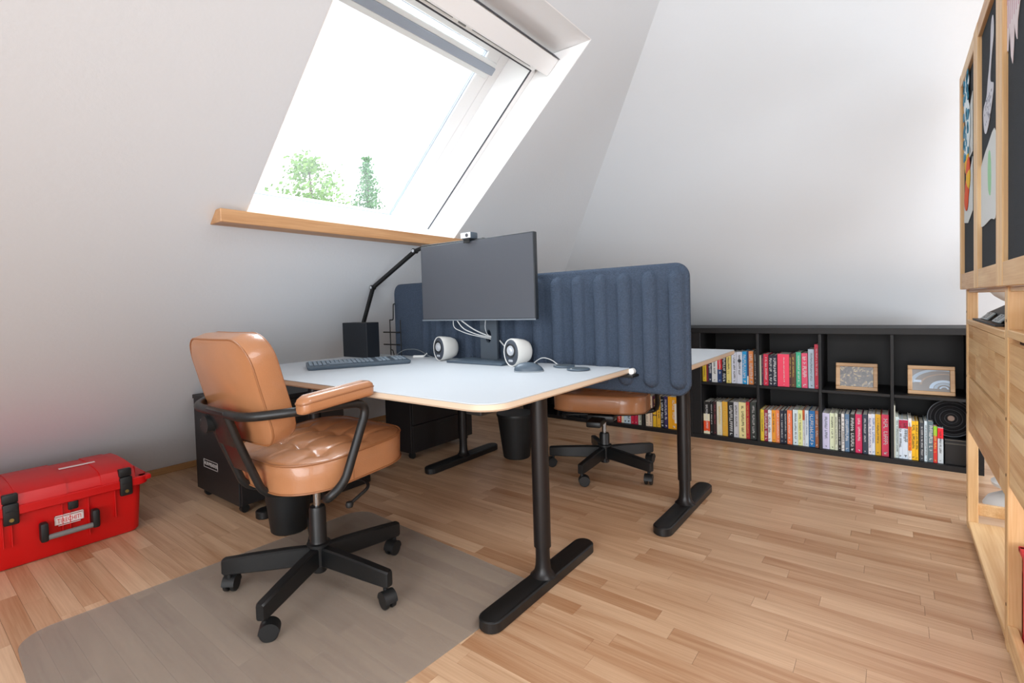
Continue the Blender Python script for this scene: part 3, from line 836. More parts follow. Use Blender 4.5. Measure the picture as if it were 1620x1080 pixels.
def rack():
    t = thing('wire_rack', 'thin black wire rack between the black box and the fabric screen', 'rack', (-2.245, 1.84, DZ))
    bm = bmesh.new()
    tube(bm, smooth_path([(.0, 0, .20), (.03, 0, .20), (.035, 0, .29), (.05, 0, .29)], .01, 3), .0035, 8)
    for z in (.13, .06): tube(bm, [(-.06, 0, z), (.08, 0, z)], .0035, 8)
    tube(bm, [(0, 0, .0), (0, 0, .20)], .003, 8); tube(bm, [(.09, 0, 0), (.09, 0, .2)], .003, 8); tube(bm, smooth_path([(0, 0, .03), (.03, -.01, .03), (.05, -.02, .004)], .01, 3), .003, 8)
    newobj('wires', bm, M['blacksoft'], t, smooth=True)
rack()
# cables
def cable(name, label, pts, r, m, rad=.04, tip=None):
    bm = bmesh.new(); tube(bm, smooth_path(pts, rad, 6), r, 8); tag(newobj(name, bm, m, smooth=True), label, 'cable')
cable('cable', 'white cable hanging below the monitor into the stand opening, topmost strand', [(-1.60, 1.705, .905), (-1.575, 1.72, .86), (-1.52, 1.76, .83), (-1.478, 1.79, .818), (-1.455, 1.825, .81)], .0025, M['cable'])
cable('cable', 'white cable hanging below the monitor into the stand opening, middle strand', [(-1.578, 1.705, .905), (-1.53, 1.745, .855), (-1.482, 1.79, .824), (-1.46, 1.825, .815)], .003, M['cable'])
cable('cable', 'thin grey cable looping lowest under the monitor edge', [(-1.62, 1.705, .905), (-1.625, 1.71, .865), (-1.56, 1.735, .835), (-1.48, 1.79, .812), (-1.455, 1.825, .80)], .0018, M['cable'])
cable('cable', 'thin cable running down from the monitor edge to the right side of the stand opening', [(-1.43, 1.715, .905), (-1.465, 1.75, .86), (-1.478, 1.785, .825), (-1.47, 1.825, .815)], .0018, M['cable'])
cable('cable', 'white cable slanting down behind the right side of the monitor stand', [(-1.44, 1.825, .80), (-1.38, 1.83, .74), (-1.33, 1.83, .706)], .003, M['cable'])
cable('cable', 'white cable curling on the desk right of the right speaker', [(-1.225, 1.79, .71), (-1.19, 1.80, .735), (-1.15, 1.81, .725), (-1.11, 1.80, .7055)], .002, M['cable'])
cable('cable', 'thin cable arching on the desk between black box and left speaker', [(-2.16, 1.80, .7055), (-2.10, 1.81, .74), (-2.0, 1.82, .745), (-1.90, 1.82, .7055), (-1.80, 1.81, .7055)], .002, mat('cable_grey', '70787C', .5))
def plug():
    t = thing('charging_plug', 'small white plug lying beside the far end of the keyboard', 'plug', (-1.97, 1.80, DZ), .6)
    bm = bmesh.new(); box(bm, -.03, .03, -.008, .008, .0, .012, .003); newobj('body', bm, M['white'], t, smooth=35)
    bm = bmesh.new(); tube(bm, [(.028, 0, .008), (.04, 0, .018), (.045, 0, .022)], .003, 8); newobj('tip', bm, M['white'], t)
plug()
# ------------------------------------------------------------------ cabinets and bins under the desks
def cabinet(label, x0, x1, y0, y1, z1, plates):
    t = thing('drawer_cabinet', label, 'cabinet', ((x0 + x1) / 2, (y0 + y1) / 2, 0))
    w, d = x1 - x0, y1 - y0
    bm = bmesh.new(); box(bm, -w / 2, w / 2, -d / 2, d / 2, .045, z1 - .022, .003); newobj('body', bm, M['cabblack'], t)
    bm = bmesh.new(); box(bm, -w / 2 - .004, w / 2 + .004, -d / 2 - .004, d / 2 + .004, z1 - .021, z1, .003); newobj('top_panel', bm, M['cabblack'], t)
    nd = 3; hh = (z1 - .07) / nd
    for i in range(nd):
        bm = bmesh.new(); box(bm, w / 2, w / 2 + .014, -d / 2 + .006, d / 2 - .006, .05 + i * hh, .05 + (i + 1) * hh - .005, .002); dr = newobj('drawer', bm, M['cabblack'], t)
        bm = bmesh.new(); box(bm, w / 2 + .012, w / 2 + .022, -.06, .06, .05 + (i + .8) * hh, .05 + (i + .86) * hh, .002); newobj('handle', bm, M['blacksoft'], dr)
    for sx in (-1, 1):
        for sy in (-1, 1):
            bm = bmesh.new(); c = (sx * (w / 2 - .04), sy * (d / 2 - .04))
            cyl(bm, (c[0] - .012, c[1], .020), (c[0] + .012, c[1], .020), .020, n=16); cyl(bm, (c[0], c[1], .02), (c[0], c[1], .046), .007, n=10)
            newobj('caster', bm, M['blacksoft'], t, smooth=35)
    for (px, pz, pw, ph, body) in plates:
        bm = bmesh.new(); lx = px - (x0 + x1) / 2; yy = -d / 2
        for a in ((-pw / 2, pw / 2, ph / 2 - .002, ph / 2), (-pw / 2, pw / 2, -ph / 2, -ph / 2 + .002), (-pw / 2, -pw / 2 + .002, -ph / 2, ph / 2), (pw / 2 - .002, pw / 2, -ph / 2, ph / 2)):
            box(bm, lx + a[0], lx + a[1], yy - .002, yy + .001, pz + a[2], pz + a[3])
        pl = newobj('label_plate', bm, M['plate'], t)
        text_mesh('lettering', body, ph * .62, M['plate'], pl, basis((lx, yy - .0005, pz), (1, 0, 0), (0, 0, 1)), sx=.95)
cabinet('black rolling drawer cabinet with two small label plates, behind the foreground chair', -2.918, -2.43, 1.05, 1.635, .542,
        [(-2.775, .400, .115, .040, 'DONCE'), (-2.735, .195, .165, .042, 'ALBUMENDER')])
cabinet('black rolling drawer cabinet under the far desk, left of its leg', -2.63, -2.385, 2.09, 2.66, .60, [])
def bin_(label, x, y, rb, rt_, h, lid):
    t = thing('waste_bin', label, 'bin', (x, y, 0))
    bm = bmesh.new(); lathe(bm, [(rb - .006, 0), (rb, .006), (rt_, h - .01), (rt_ + .004, h - .008), (rt_ + .004, h), (rt_ - .002, h), (rb - .004, .012), (0, .010)], n=32); newobj('bucket', bm, M['blacksoft'], t, smooth=35)
    if lid:
        bm = bmesh.new(); lathe(bm, [(rt_ - .01, h - .005), (rt_ + .006, h), (rt_ + .004, h + .008), (rt_ - .03, h + .012), (0, h + .012)], n=32); newobj('lid', bm, M['black'], t, smooth=35)
bin_('round black waste bin under the foreground desk, behind the chair base', -2.105, 1.12, .078, .105, .27, False)
bin_('round black waste bin on the far side of the foreground desk leg', -1.885, 2.53, .085, .118, .275, True)

# ------------------------------------------------------------------ red tool case
def toolcase():
    ya, yb, xf, xb = -.06, .735, -2.66, -3.06
    t = thing('tool_case', 'red hard plastic tool case with black latches against the sloped wall', 'case', ((xf + xb) / 2, (ya + yb) / 2, 0))
    ox, oy = (xf + xb) / 2, (ya + yb) / 2
    L_ = yb - ya; D = xf - xb
    bm = bmesh.new()
    def lp(ins, z, r=.03): return [(x, y, z) for x, y in rrect(D - 2 * ins, L_ - 2 * ins, r, 5)]
    loft(bm, [lp(.022, .003), lp(.014, .014), lp(.004, .20), lp(.004, .215)]); newobj('body', bm, M['red'], t, smooth=40)
    bm = bmesh.new()
    loft(bm, [lp(-.014, .212), lp(-.018, .216), lp(-.018, .244), lp(-.014, .248)]); newobj('rim', bm, M['red'], t, smooth=40)
    bm = bmesh.new()
    segs = [(-.40, .40, 0)]
    def lid(y0, y1, out, top):
        pr = [(-D / 2 - .006, .244), (D / 2 + .004 + out, .244), (D / 2 + out, .262), (D / 2 - .012 + out, .284 + top), (D / 2 - .045, .298 + top), (D / 2 - .14, .304 + top), (-D / 2 + .14, .304 + top), (-D / 2 + .045, .298 + top), (-D / 2 + .008, .28 + top)]
        prism(bm, pr, y0, y1, lambda x, z, w: (x, w, z))
    lid(-L_ / 2 + .004, L_ / 2 - .03, 0, 0)
    for y0, y1 in ((.246, .332), (-.02, .132), (-.055, -.135), (-.36, -.28)): lid(min(y0, y1) + .0, max(y0, y1), .006, .004)
    bmesh.ops.bevel(bm, geom=[e for e in bm.edges if len(e.link_faces) == 2 and e.calc_face_angle(0) > .35], offset=.003, segments=2, affect='EDGES')
    lo = newobj('lid', bm, M['red'], t, smooth=35)
    bm = bmesh.new()
    box(bm, -D / 2 + .05, D / 2 - .05, L_ / 2 - .034, L_ / 2 - .012, .235, .285, .010)
    box(bm, -.12, .12, L_ / 2 - .0, L_ / 2 + .035, .222, .240, .006); box(bm, D / 2 - .03, D / 2 + .012, L_ / 2 - .02, L_ / 2 + .030, .226, .248, .006)
    newobj('side_grip', bm, M['red'], t, smooth=40)
    for yr in (.115, .139, -.035, -.060, .20, .292): # ribs moulded on the front
        bm = bmesh.new(); box(bm, D / 2 - .012, D / 2 + .004, yr - .002, yr + .002, .05 if yr in (.20,) else .09, .215, .001); newobj('moulded_rib', bm, M['red'], t)
    for yc in (.332, -.035 - .01 + .0 - 0.032, -.31):
        if yc == -.31: yc = -.335
        elif yc != .332: yc = -.045 - .0
        yc2 = {.332: .330}.get(yc, yc)
        if yc == -.045: yc2 = -.036
        bm = bmesh.new(); box(bm, D / 2 + .004, D / 2 + .024, yc2 - .023, yc2 + .023, .180, .262, .006); xform(box(bm, D / 2 - .012, D / 2 + .014, yc2 - .023, yc2 + .023, .262, .296, .004), Matrix.Identity(4))
        la = newobj('latch', bm, M['latch'], t, smooth=35)
        bm = bmesh.new(); cyl(bm, (D / 2 + .022, yc2, .200), (D / 2 + .027, yc2, .200), .007, n=14); newobj('lock', bm, M['brass'], la)
        bm = bmesh.new(); box(bm, D / 2 + .022, D / 2 + .026, yc2 - .016, yc2 + .016, .232, .235, .001); newobj('latch_ridge', bm, M['blacksoft'], la)
    # handle
    h = thing('tmp', '', '')
    bpy.data.objects.remove(h)
    bm = bmesh.new(); cyl(bm, (D / 2 + .030, .065, .097), (D / 2 + .030, .205, .097), .0105, n=18); hd = newobj('handle_grip', bm, M['gripgrey'], t, smooth=True)
    for yy in (.055, .218):
        bm = bmesh.new(); box(bm, D / 2, D / 2 + .040, yy - .014, yy + .012, .082, .158, .008); newobj('handle_bracket', bm, M['latch'], t, smooth=35)
    bm = bmesh.new(); box(bm, D / 2 + .003, D / 2 + .014, .132, .166, .178, .214, .005); newobj('centre_catch', bm, M['latch'], t, smooth=35)
    bm = bmesh.new()
    cy = .136; cz = .146; wy = .092; hz = .036; xx = D / 2 + .0045
    for a in ((cy - wy / 2, cy + wy / 2, cz + hz / 2 - .003, cz + hz / 2), (cy - wy / 2, cy - wy / 2 + .002, cz - hz / 2, cz + hz / 2), (cy + wy / 2 - .002, cy + wy / 2, cz - hz / 2, cz + hz / 2), (cy - wy / 2, cy + wy / 2, cz + hz / 2 - .008, cz + hz / 2 - .0065), (cy - .035, cy + .035, cz - hz / 2 - .006, cz - hz / 2 - .004)):
        box(bm, xx - .006, xx, a[0], a[1], a[2], a[3])
    lg = newobj('emblem', bm, M['logo'], t)
    bm = bmesh.new(); box(bm, xx - .006, xx - .0006, cy - wy / 2 + .003, cy + wy / 2 - .003, cz - hz / 2, cz + hz / 2 - .009); newobj('emblem_field', bm, M['logo'], lg)
    text_mesh('lettering', 'TIRECHITI', .026, M['red'], lg, basis((xx - .0006, cy, cz - .005), (0, 1, 0), (0, 0, 1)), sx=.66)
    bm = bmesh.new(); box(bm, -.005, .012, .145, .27, .307, .3092); newobj('lid_plate', bm, M['logo'], lo)
toolcase()

# ------------------------------------------------------------------ black bookcases with books
def bookcase(label, x0, x1, divs):
    t = thing('bookcase', label, 'bookcase', ((x0 + x1) / 2, 3.765, 0)); ox = (x0 + x1) / 2
    y0, y1 = -.195, .195
    def bx(name, *a, bev=.0015):
        bm = bmesh.new(); box(bm, *a, bev, 1); return newobj(name, bm, M['shelfblack'], t)
    bx('top_panel', x0 - ox, x1 - ox, y0, y1, .734, .770); bx('bottom_panel', x0 - ox, x1 - ox, y0, y1, .0, .030)
    bx('side_panel', x0 - ox, x0 - ox + .060, y0, y1, .0305, .7335); bx('side_panel', x1 - ox - .048, x1 - ox, y0, y1, .0305, .7335)
    bx('back_panel', x0 - ox + .0605, x1 - ox - .0485, y1 - .012, y1 - .006, .0305, .7335, bev=0)
    edges = [x0 + .060] + [v for d in divs for v in (d - .0075, d + .0075)] + [x1 - .048]
    for d in divs: bx('divider', d - .0075 - ox, d + .0075 - ox, y0 + .002, y1 - .014, .0305, .7335)
    for a, b in zip(edges[::2], edges[1::2]): bx('shelf', a + .0005 - ox, b - .0005 - ox, y0 + .004, y1 - .014, .378, .395)
    return t
bookcase('long low black bookcase on the right, with books and two picture frames', -1.107, .368, [-.6915, -.3505, -.007])
bookcase('long low black bookcase on the left, mostly hidden behind the ribbed screen', -2.575, -1.1075, [-2.22, -1.865, -1.4770])
UPPER_A = [
(-1.0434, -1.0195, 0.19, 'D8B428', 'dark lettering', 'k'),
(-1.0189, -1.0065, 0.19, '7A2030', '', ''),
(-1.0052, -0.9829, 0.191, '1E2C44', '', 'w'),
(-0.9811, -0.9462, 0.192, 'D8DAD8', '', 'k'),
(-0.945, -0.916, 0.193, 'D01828/1C3A6A', '', 'w'),
(-0.9148, -0.8902, 0.194, '14181C', '', 'w'),
(-0.8879, -0.8594, 0.195, 'E0CC78', '', 'k'),
(-0.8557, -0.8218, 0.209, 'D4D8E4', '', 'k'),
(-0.8206, -0.7883, 0.213, 'D0D4E0', 'emblem', 'k'),
(-0.7871, -0.7609, 0.217, '1C9CD8', '', 'w'),
(-0.7597, -0.7507, 0.217, '304878/E8E8E8', '', ''),
(-0.7489, -0.7214, 0.22, 'E89050', '', 'w'),
(-0.7192, -0.703, 0.222, '16181A', '', 'w'),
]
UPPER_B = [
(-0.684, -0.6741, 0.195, 'D4E0C8', '', ''),
(-0.6736, -0.6631, 0.195, '302038', '', 'r'),
(-0.662, -0.6337, 0.203, 'D02848', '', 'w'),
(-0.6311, -0.6106, 0.198, '141C30', '', 'w'),
(-0.609, -0.5855, 0.199, '182034', '', 'w'),
(-0.5812, -0.5163, 0.207, 'F04060', 'wide', 'w'),
(-0.5153, -0.505, 0.208, '501C28', '', 'y'),
(-0.504, -0.4804, 0.211, '5A3820', '', 'y'),
(-0.4783, -0.452, 0.222, '3CB088', '', 'w'),
(-0.449, -0.417, 0.217, 'E05070', '', 'w'),
(-0.4138, -0.3823, 0.242, 'B8CCDC', '', 'd'),
(-0.3801, -0.3567, 0.273, 'D82848', '', 'w'),
]
LOWER_A = [
(-1.0416, -1.0008, 0.224, '1C1C1A/E8E0C0/E85020', '', 'w'),
(-0.9977, -0.9792, 0.228, '18181A', '', 'w'),
(-0.9773, -0.9564, 0.23, '30181C', '', 'r'),
(-0.9546, -0.9212, 0.23, 'D8D4C0', '', 'y'),
(-0.9188, -0.8851, 0.234, 'E0A838', '', 'y'),
(-0.8822, -0.8485, 0.235, '202224', 'title', 'w'),
(-0.8461, -0.8145, 0.239, 'C8C8CC', '', 'k'),
(-0.8134, -0.7708, 0.24, 'ECE0A0', '', 'k'),
(-0.7696, -0.7486, 0.246, 'C02830', '', 'y'),
(-0.7457, -0.7086, 0.247, '343C38', '', 'w'),
]
LOWER_B = [
(-0.6865, -0.6639, 0.204, 'E8C838', '', 'k'),
(-0.6628, -0.6404, 0.204, '9C2840', '', 'w'),
(-0.6393, -0.6193, 0.205, 'E4E4E8', '', 'k'),
(-0.6182, -0.5967, 0.207, 'E89828', '', 'k'),
(-0.5957, -0.5738, 0.21, 'F08850', '', 'w'),
(-0.5723, -0.5512, 0.21, '101A30', '', 'w'),
(-0.5501, -0.5318, 0.213, '101828', '', 'w'),
(-0.5307, -0.5043, 0.216, 'F07848', '', 'w'),
(-0.4996, -0.472, 0.222, 'D0E0E4', '', 'k'),
(-0.471, -0.4472, 0.223, 'E4E8A0', '', 'k'),
(-0.4462, -0.4351, 0.225, 'D86028/E0E4E8', '', 'k'),
(-0.4341, -0.4146, 0.226, 'D8E4EC', '', 'b'),
(-0.4127, -0.3811, 0.225, '1878C0', '', 'w'),
(-0.3796, -0.3625, 0.228, 'B87048', '', 'w'),
]
LOWER_C = [
(-0.3417, -0.3066, 0.219, 'CCC8E4', '', 'd'),
(-0.3048, -0.28, 0.222, 'DCE4C0', '', 'k'),
(-0.2791, -0.2653, 0.224, 'D4D8C0', '', 'k'),
(-0.2645, -0.2473, 0.222, '1C1C1A', '', 'w'),
(-0.2464, -0.2319, 0.224, 'E0DCD8', '', 'k'),
(-0.2287, -0.2075, 0.225, '5A7896', '', 'w'),
(-0.2041, -0.1806, 0.227, '101614', '', 'w'),
(-0.1786, -0.1461, 0.229, 'D8285C', '', 'w'),
(-0.1436, -0.1198, 0.232, '223042', '', 'w'),
(-0.117, -0.1014, 0.237, 'E4E0E4', '', 'b'),
(-0.1009, -0.0856, 0.239, 'DCE4F0', '', 'b'),
(-0.084, -0.0587, 0.239, 'E8B020', '', 'k'),
(-0.0555, -0.0226, 0.241, 'EC4468', '', 'w'),
]
LOWER_D = [
(0.0005, 0.0068, 0.3, 'D0D0C0', '', ''),
(0.0076, 0.0222, 0.235, 'D4E4E4', '', 'k'),
(0.0227, 0.0374, 0.223, 'D4E0EC/B01040', '', 'k'),
(0.038, 0.0624, 0.224, 'D4E0EC/B01040', '', 'k'),
(0.063, 0.0775, 0.233, 'E8E8E8/F07820', '', 'k'),
(0.0783, 0.0954, 0.219, 'F0B818', '', 'k'),
(0.096, 0.1064, 0.22, 'F0B818', '', 'k'),
(0.1108, 0.1309, 0.213, '30343A', '', 'w'),
(0.132, 0.1455, 0.225, 'D4E4EC', '', 'k'),
(0.1461, 0.1686, 0.226, '5C6E74', '', 'w'),
(0.1696, 0.185, 0.202, 'D03028/88C020', '', 'y'),
(0.1876, 0.2105, 0.194, 'C8D0D4/E01828', '', 'k'),
]
LEFT_LOW = [
(-1.794, -1.7636, 0.196, 'D8D8D0', '', 'k'),
(-1.7596, -1.7316, 0.199, 'D0D0C8', '', 'k'),
(-1.7236, -1.694, 0.202, '141416', '', 'w'),
(-1.691, -1.6587, 0.205, 'D83828', '', 'w'),
(-1.6558, -1.6393, 0.208, 'E8E0C8', '', ''),
(-1.6374, -1.6124, 0.209, 'C8DCE8', '', 'k'),
(-1.6105, -1.5819, 0.212, 'D0E0EC', '', 'k'),
(-1.5781, -1.5545, 0.215, 'D82848', '', 'w'),
(-1.5516, -1.5236, 0.217, 'D02850', '', 'w'),
(-1.5199, -1.4902, 0.22, 'D8DCC8', '', 'k'),
(-1.4875, -1.4646, 0.223, '181A18', '', 'w'),
(-1.4609, -1.4391, 0.225, 'ECD8C0', '', 'k'),
(-1.4373, -1.4121, 0.227, 'F0D8C0', '', 'k'),
(-1.4049, -1.3799, 0.23, '481830/E8B828', '', 'y'),
(-1.3773, -1.3491, 0.23, 'E8B030', '', 'k'),
(-1.3465, -1.322, 0.231, '101424', '', 'w'),
(-1.3194, -1.2952, 0.234, '3C3060', '', 'w'),
(-1.2917, -1.2127, 0.235, 'F0A818', 'label', 'w'),
]

names = {'D8B428': 'mustard', '7A2030': 'maroon', '1E2C44': 'navy', 'D8DAD8': 'white', '14181C': 'black', 'E0CC78': 'straw yellow', 'D4D8E4': 'pale white', 'D0D0C0': 'tall thin ivory',
 'D0D4E0': 'pale lilac-white', '1C9CD8': 'cyan blue', 'E89050': 'orange', '16181A': 'black', 'D4E0C8': 'pale green', '302038': 'dark purple', 'D02848': 'crimson', '141C30': 'navy', '182034': 'navy',
 'F04060': 'thick pink-red', '501C28': 'dark maroon', '5A3820': 'brown', '3CB088': 'teal green', 'E05070': 'rose pink', 'B8CCDC': 'pale blue', 'D82848': 'crimson', '18181A': 'black', '30181C': 'dark brown',
 'D8D4C0': 'cream', 'E0A838': 'golden yellow', '202224': 'charcoal', 'C8C8CC': 'light grey', 'ECE0A0': 'pale yellow', 'C02830': 'red', '343C38': 'dark grey-green', 'E8C838': 'yellow', '9C2840': 'wine red',
 'E4E4E8': 'white', 'E89828': 'amber', 'F08850': 'salmon orange', '101A30': 'navy', '101828': 'black-navy', 'F07848': 'coral', 'D0E0E4': 'pale blue-white', 'E4E8A0': 'lime cream', 'D8E4EC': 'bluish white',
 '1878C0': 'bright blue', 'B87048': 'tan brown', 'CCC8E4': 'thick lavender', 'DCE4C0': 'pale green-cream', 'D4D8C0': 'ivory', '1C1C1A': 'black', 'E0DCD8': 'off-white', '5A7896': 'steel blue', '101614': 'black',
 'D8285C': 'magenta', '223042': 'dark slate', 'E4E0E4': 'white', 'DCE4F0': 'blue-white', 'E8B020': 'gold', 'EC4468': 'hot pink', 'D4E4E4': 'pale mint', 'F0B818': 'bright yellow', '30343A': 'dark grey',
 'D4E4EC': 'white', '5C6E74': 'slate grey', 'D8D8D0': 'off-white', 'D0D0C8': 'light grey', '141416': 'black', 'D83828': 'red', 'E8E0C8': 'cream', 'C8DCE8': 'pale blue', 'D0E0EC': 'ice blue', 'D02850': 'crimson',
 'D8DCC8': 'pale sage', '181A18': 'black', 'ECD8C0': 'peach', 'F0D8C0': 'light peach', 'E8B030': 'golden', '101424': 'navy', '3C3060': 'purple', 'F0A818': 'very thick amber'}
multi = {'D01828/1C3A6A': 'red and blue', '304878/E8E8E8': 'blue and white', '1C1C1A/E8E0C0/E85020': 'black, cream and orange banded', 'D86028/E0E4E8': 'orange-topped white',
 'D4E0EC/B01040': 'white with crimson band', 'E8E8E8/F07820': 'white with orange band', 'D03028/88C020': 'red with green top', 'C8D0D4/E01828': 'grey-white with red top', '481830/E8B828': 'maroon and yellow'}
ordn = ['leftmost', 'second', 'third', 'fourth', 'fifth', 'sixth', 'seventh', 'eighth', 'ninth', 'tenth', 'eleventh', 'twelfth', 'thirteenth', 'fourteenth', 'fifteenth', 'sixteenth', 'seventeenth', 'eighteenth', 'nineteenth', 'twentieth']
bk = random.Random(3)
TC = {'k': '2A2A2A', 'w': 'E6E6E6', 'y': 'E0C060', 'r': 'B05060', 'd': '50606E', 'b': '5068A0', '': '888888'}
def book(x0, x1, h, cols, kind, tcol, z, label, group):
    w = (x1 - x0); dpt = .165 + bk.random() * .02; yf = 3.597 + bk.random() * .005
    t = thing('book', label, 'book', ((x0 + x1) / 2, yf, z), 0, group)
    cl = cols.split('/'); c0 = cl[-1] if cols == '1C1C1A/E8E0C0/E85020' else cl[0]
    mk = lambda c: mat('cover_' + c, c, .45)
    c = min(.0022, w * .18)
    bm = bmesh.new()
    box(bm, -w / 2, w / 2, 0, c, 0, h, min(.0006, c * .3), 1)
    box(bm, -w / 2, -w / 2 + c, c, dpt, 0, h); box(bm, w / 2 - c, w / 2, c, dpt, 0, h)
    cover = newobj('cover', bm, mk(cl[0]), t)
    bm = bmesh.new(); box(bm, -w / 2 + c + .0002, w / 2 - c - .0002, c + .0002, dpt - .003, .003, h - .003); newobj('pages', bm, M['pages'], t)
    bands = []
    if cols in ('D01828/1C3A6A',): bands = [(0, .46, cl[1])]
    elif cols == '304878/E8E8E8': bands = [(0, .25, cl[1])]
    elif cols == '1C1C1A/E8E0C0/E85020': bands = [(.40, .62, cl[1]), (.08, .40, cl[2]), (.0, .08, cl[1])]
    elif cols == 'D86028/E0E4E8': bands = [(0, .72, cl[1])]
    elif cols == 'D4E0EC/B01040': bands = [(.77, .985, cl[1])]
    elif cols == 'E8E8E8/F07820': bands = [(.22, .80, cl[1])]
    elif cols == 'D03028/88C020': bands = [(.74, 1, cl[1])]
    elif cols == 'C8D0D4/E01828': bands = [(.70, .995, cl[1])]
    elif cols == '481830/E8B828': bands = [(.0, .36, cl[1]), (.40, .50, cl[1])]
    for a, b_, cc in bands:
        bm = bmesh.new(); box(bm, -w / 2 + .0001, w / 2 - .0001, -.0006, .0002, a * h, b_ * h); newobj('spine_band', bm, mk(cc), t)
    if kind == 'label':
        bm = bmesh.new(); box(bm, .008, .033, -.0006, .0002, .045, h * .80); newobj('spine_label', bm, mk('E8E4DC'), t)
        bm = bmesh.new(); box(bm, -.0065, -.0058, -.0006, .0002, .0, h); newobj('spine_groove', bm, mk('B87810'), t)
    if tcol and w > .0075:
        bm = bmesh.new()
        big = kind == 'title' or bk.random() < .35
        lw = min(w * (.62 if big else .34), .018); zz = h * .90; off = (bk.random() - .5) * w * .15
        if kind == 'wide': lw = .006
        lo = h * (.30 if bk.random() < .5 else .16)
        def glyph(z0, z1):
            # a letter turned on its side: a stem and one or two strokes
            th = max((z1 - z0) * .28, .0008)
            box(bm, off - lw / 2, off + lw / 2, -.0010, .0002, z1 - th, z1)
            r_ = bk.random()
            if r_ < .5: box(bm, off - lw / 2, off - lw / 2 + th, -.0010, .0002, z0, z1)
            if r_ > .3: box(bm, off - th / 2, off + th / 2, -.0010, .0002, z0, z1)
            if r_ > .6: box(bm, off + lw / 2 - th, off + lw / 2, -.0010, .0002, z0, z1)
        while zz > lo:
            g_ = lw * (.55 + bk.random() * .35)
            if bk.random() < .14: zz -= g_; continue
            glyph(zz - g_ * .8, zz); zz -= g_
        if kind != 'emblem':
            lw *= .8; zz = h * .12
            glyph(h * .05, h * .05 + lw * .9)
        stuff(newobj('lettering', bm, mk(TC[tcol]), t))
    if kind == 'emblem':
        bm = bmesh.new(); cyl(bm, (0, -.0012, h * .72), (0, .0002, h * .72), w * .34, n=20); newobj('emblem', bm, mk('2A3440'), t)
def fill(items, z, where, group):
    lims = [(-1.0465, -.6995), (-.6835, -.3585), (-.3425, -.0150), (.0010, .3195), (-1.4690, -1.1685), (-1.8570, -1.4850)]
    for i, it in enumerate(items):
        x0, x1, h, cols, kind, tcol = it
        for a_, b_ in lims:
            if a_ - .01 < (x0 + x1) / 2 < b_ + .01: x0 = max(x0, a_); x1 = min(x1, b_)
        if -1.486 < (x0 + x1) / 2 < -1.468: continue
        nm = multi.get(cols) or names[cols]
        book(x0, x1, h, cols, kind, tcol, z, '%s book, %s in the %s' % (nm, ordn[i], where), group)
fill(UPPER_A, .3952, 'upper far-left bay of the right bookcase', 'books in the upper left bay')
fill(UPPER_B, .3952, 'upper second bay of the right bookcase', 'books in the upper second bay')
fill(LOWER_A, .0302, 'lower far-left bay of the right bookcase', 'books in the lower left bay')
fill(LOWER_B, .0302, 'lower second bay of the right bookcase', 'books in the lower second bay')
fill(LOWER_C, .0302, 'lower third bay of the right bookcase', 'books in the lower third bay')
fill(LOWER_D, .0302, 'lower last bay beside the round black disc', 'books in the lower last bay')
fill(LEFT_LOW[:11], .0302, 'bottom row seen behind the far chair', 'books behind the far chair')
fill(LEFT_LOW[11:], .0302, 'bottom row between far chair and far desk leg', 'books behind the far chair')
# dark boxes with small marks, left of those books
for i, (xa, xb) in enumerate(((-2.20, -2.03), (-2.02, -1.88))):
    t = thing('storage_box', ['dark storage box in the left bookcase, seen under the far seat, left one', 'dark storage box with green squares in the left bookcase, right one'][i], 'box', ((xa + xb) / 2, 3.68, .0302))
    bm = bmesh.new(); w = (xb - xa) / 2; box(bm, -w, w, -.08, .15, 0, .13, .003); bd = newobj('body', bm, mat('box_navy', '0E1218', .5), t)
    bm = bmesh.new()
    for a, b in ((-.03, .05), (.0, .05), (-.03, .085), (.0, .085)): box(bm, a, a + .022, -.0815, -.079, b, b + (.02 if b > .06 else .014))
    newobj('marks', bm, mat('mark_green', '7EA838' if i else '60666C', .5), t)

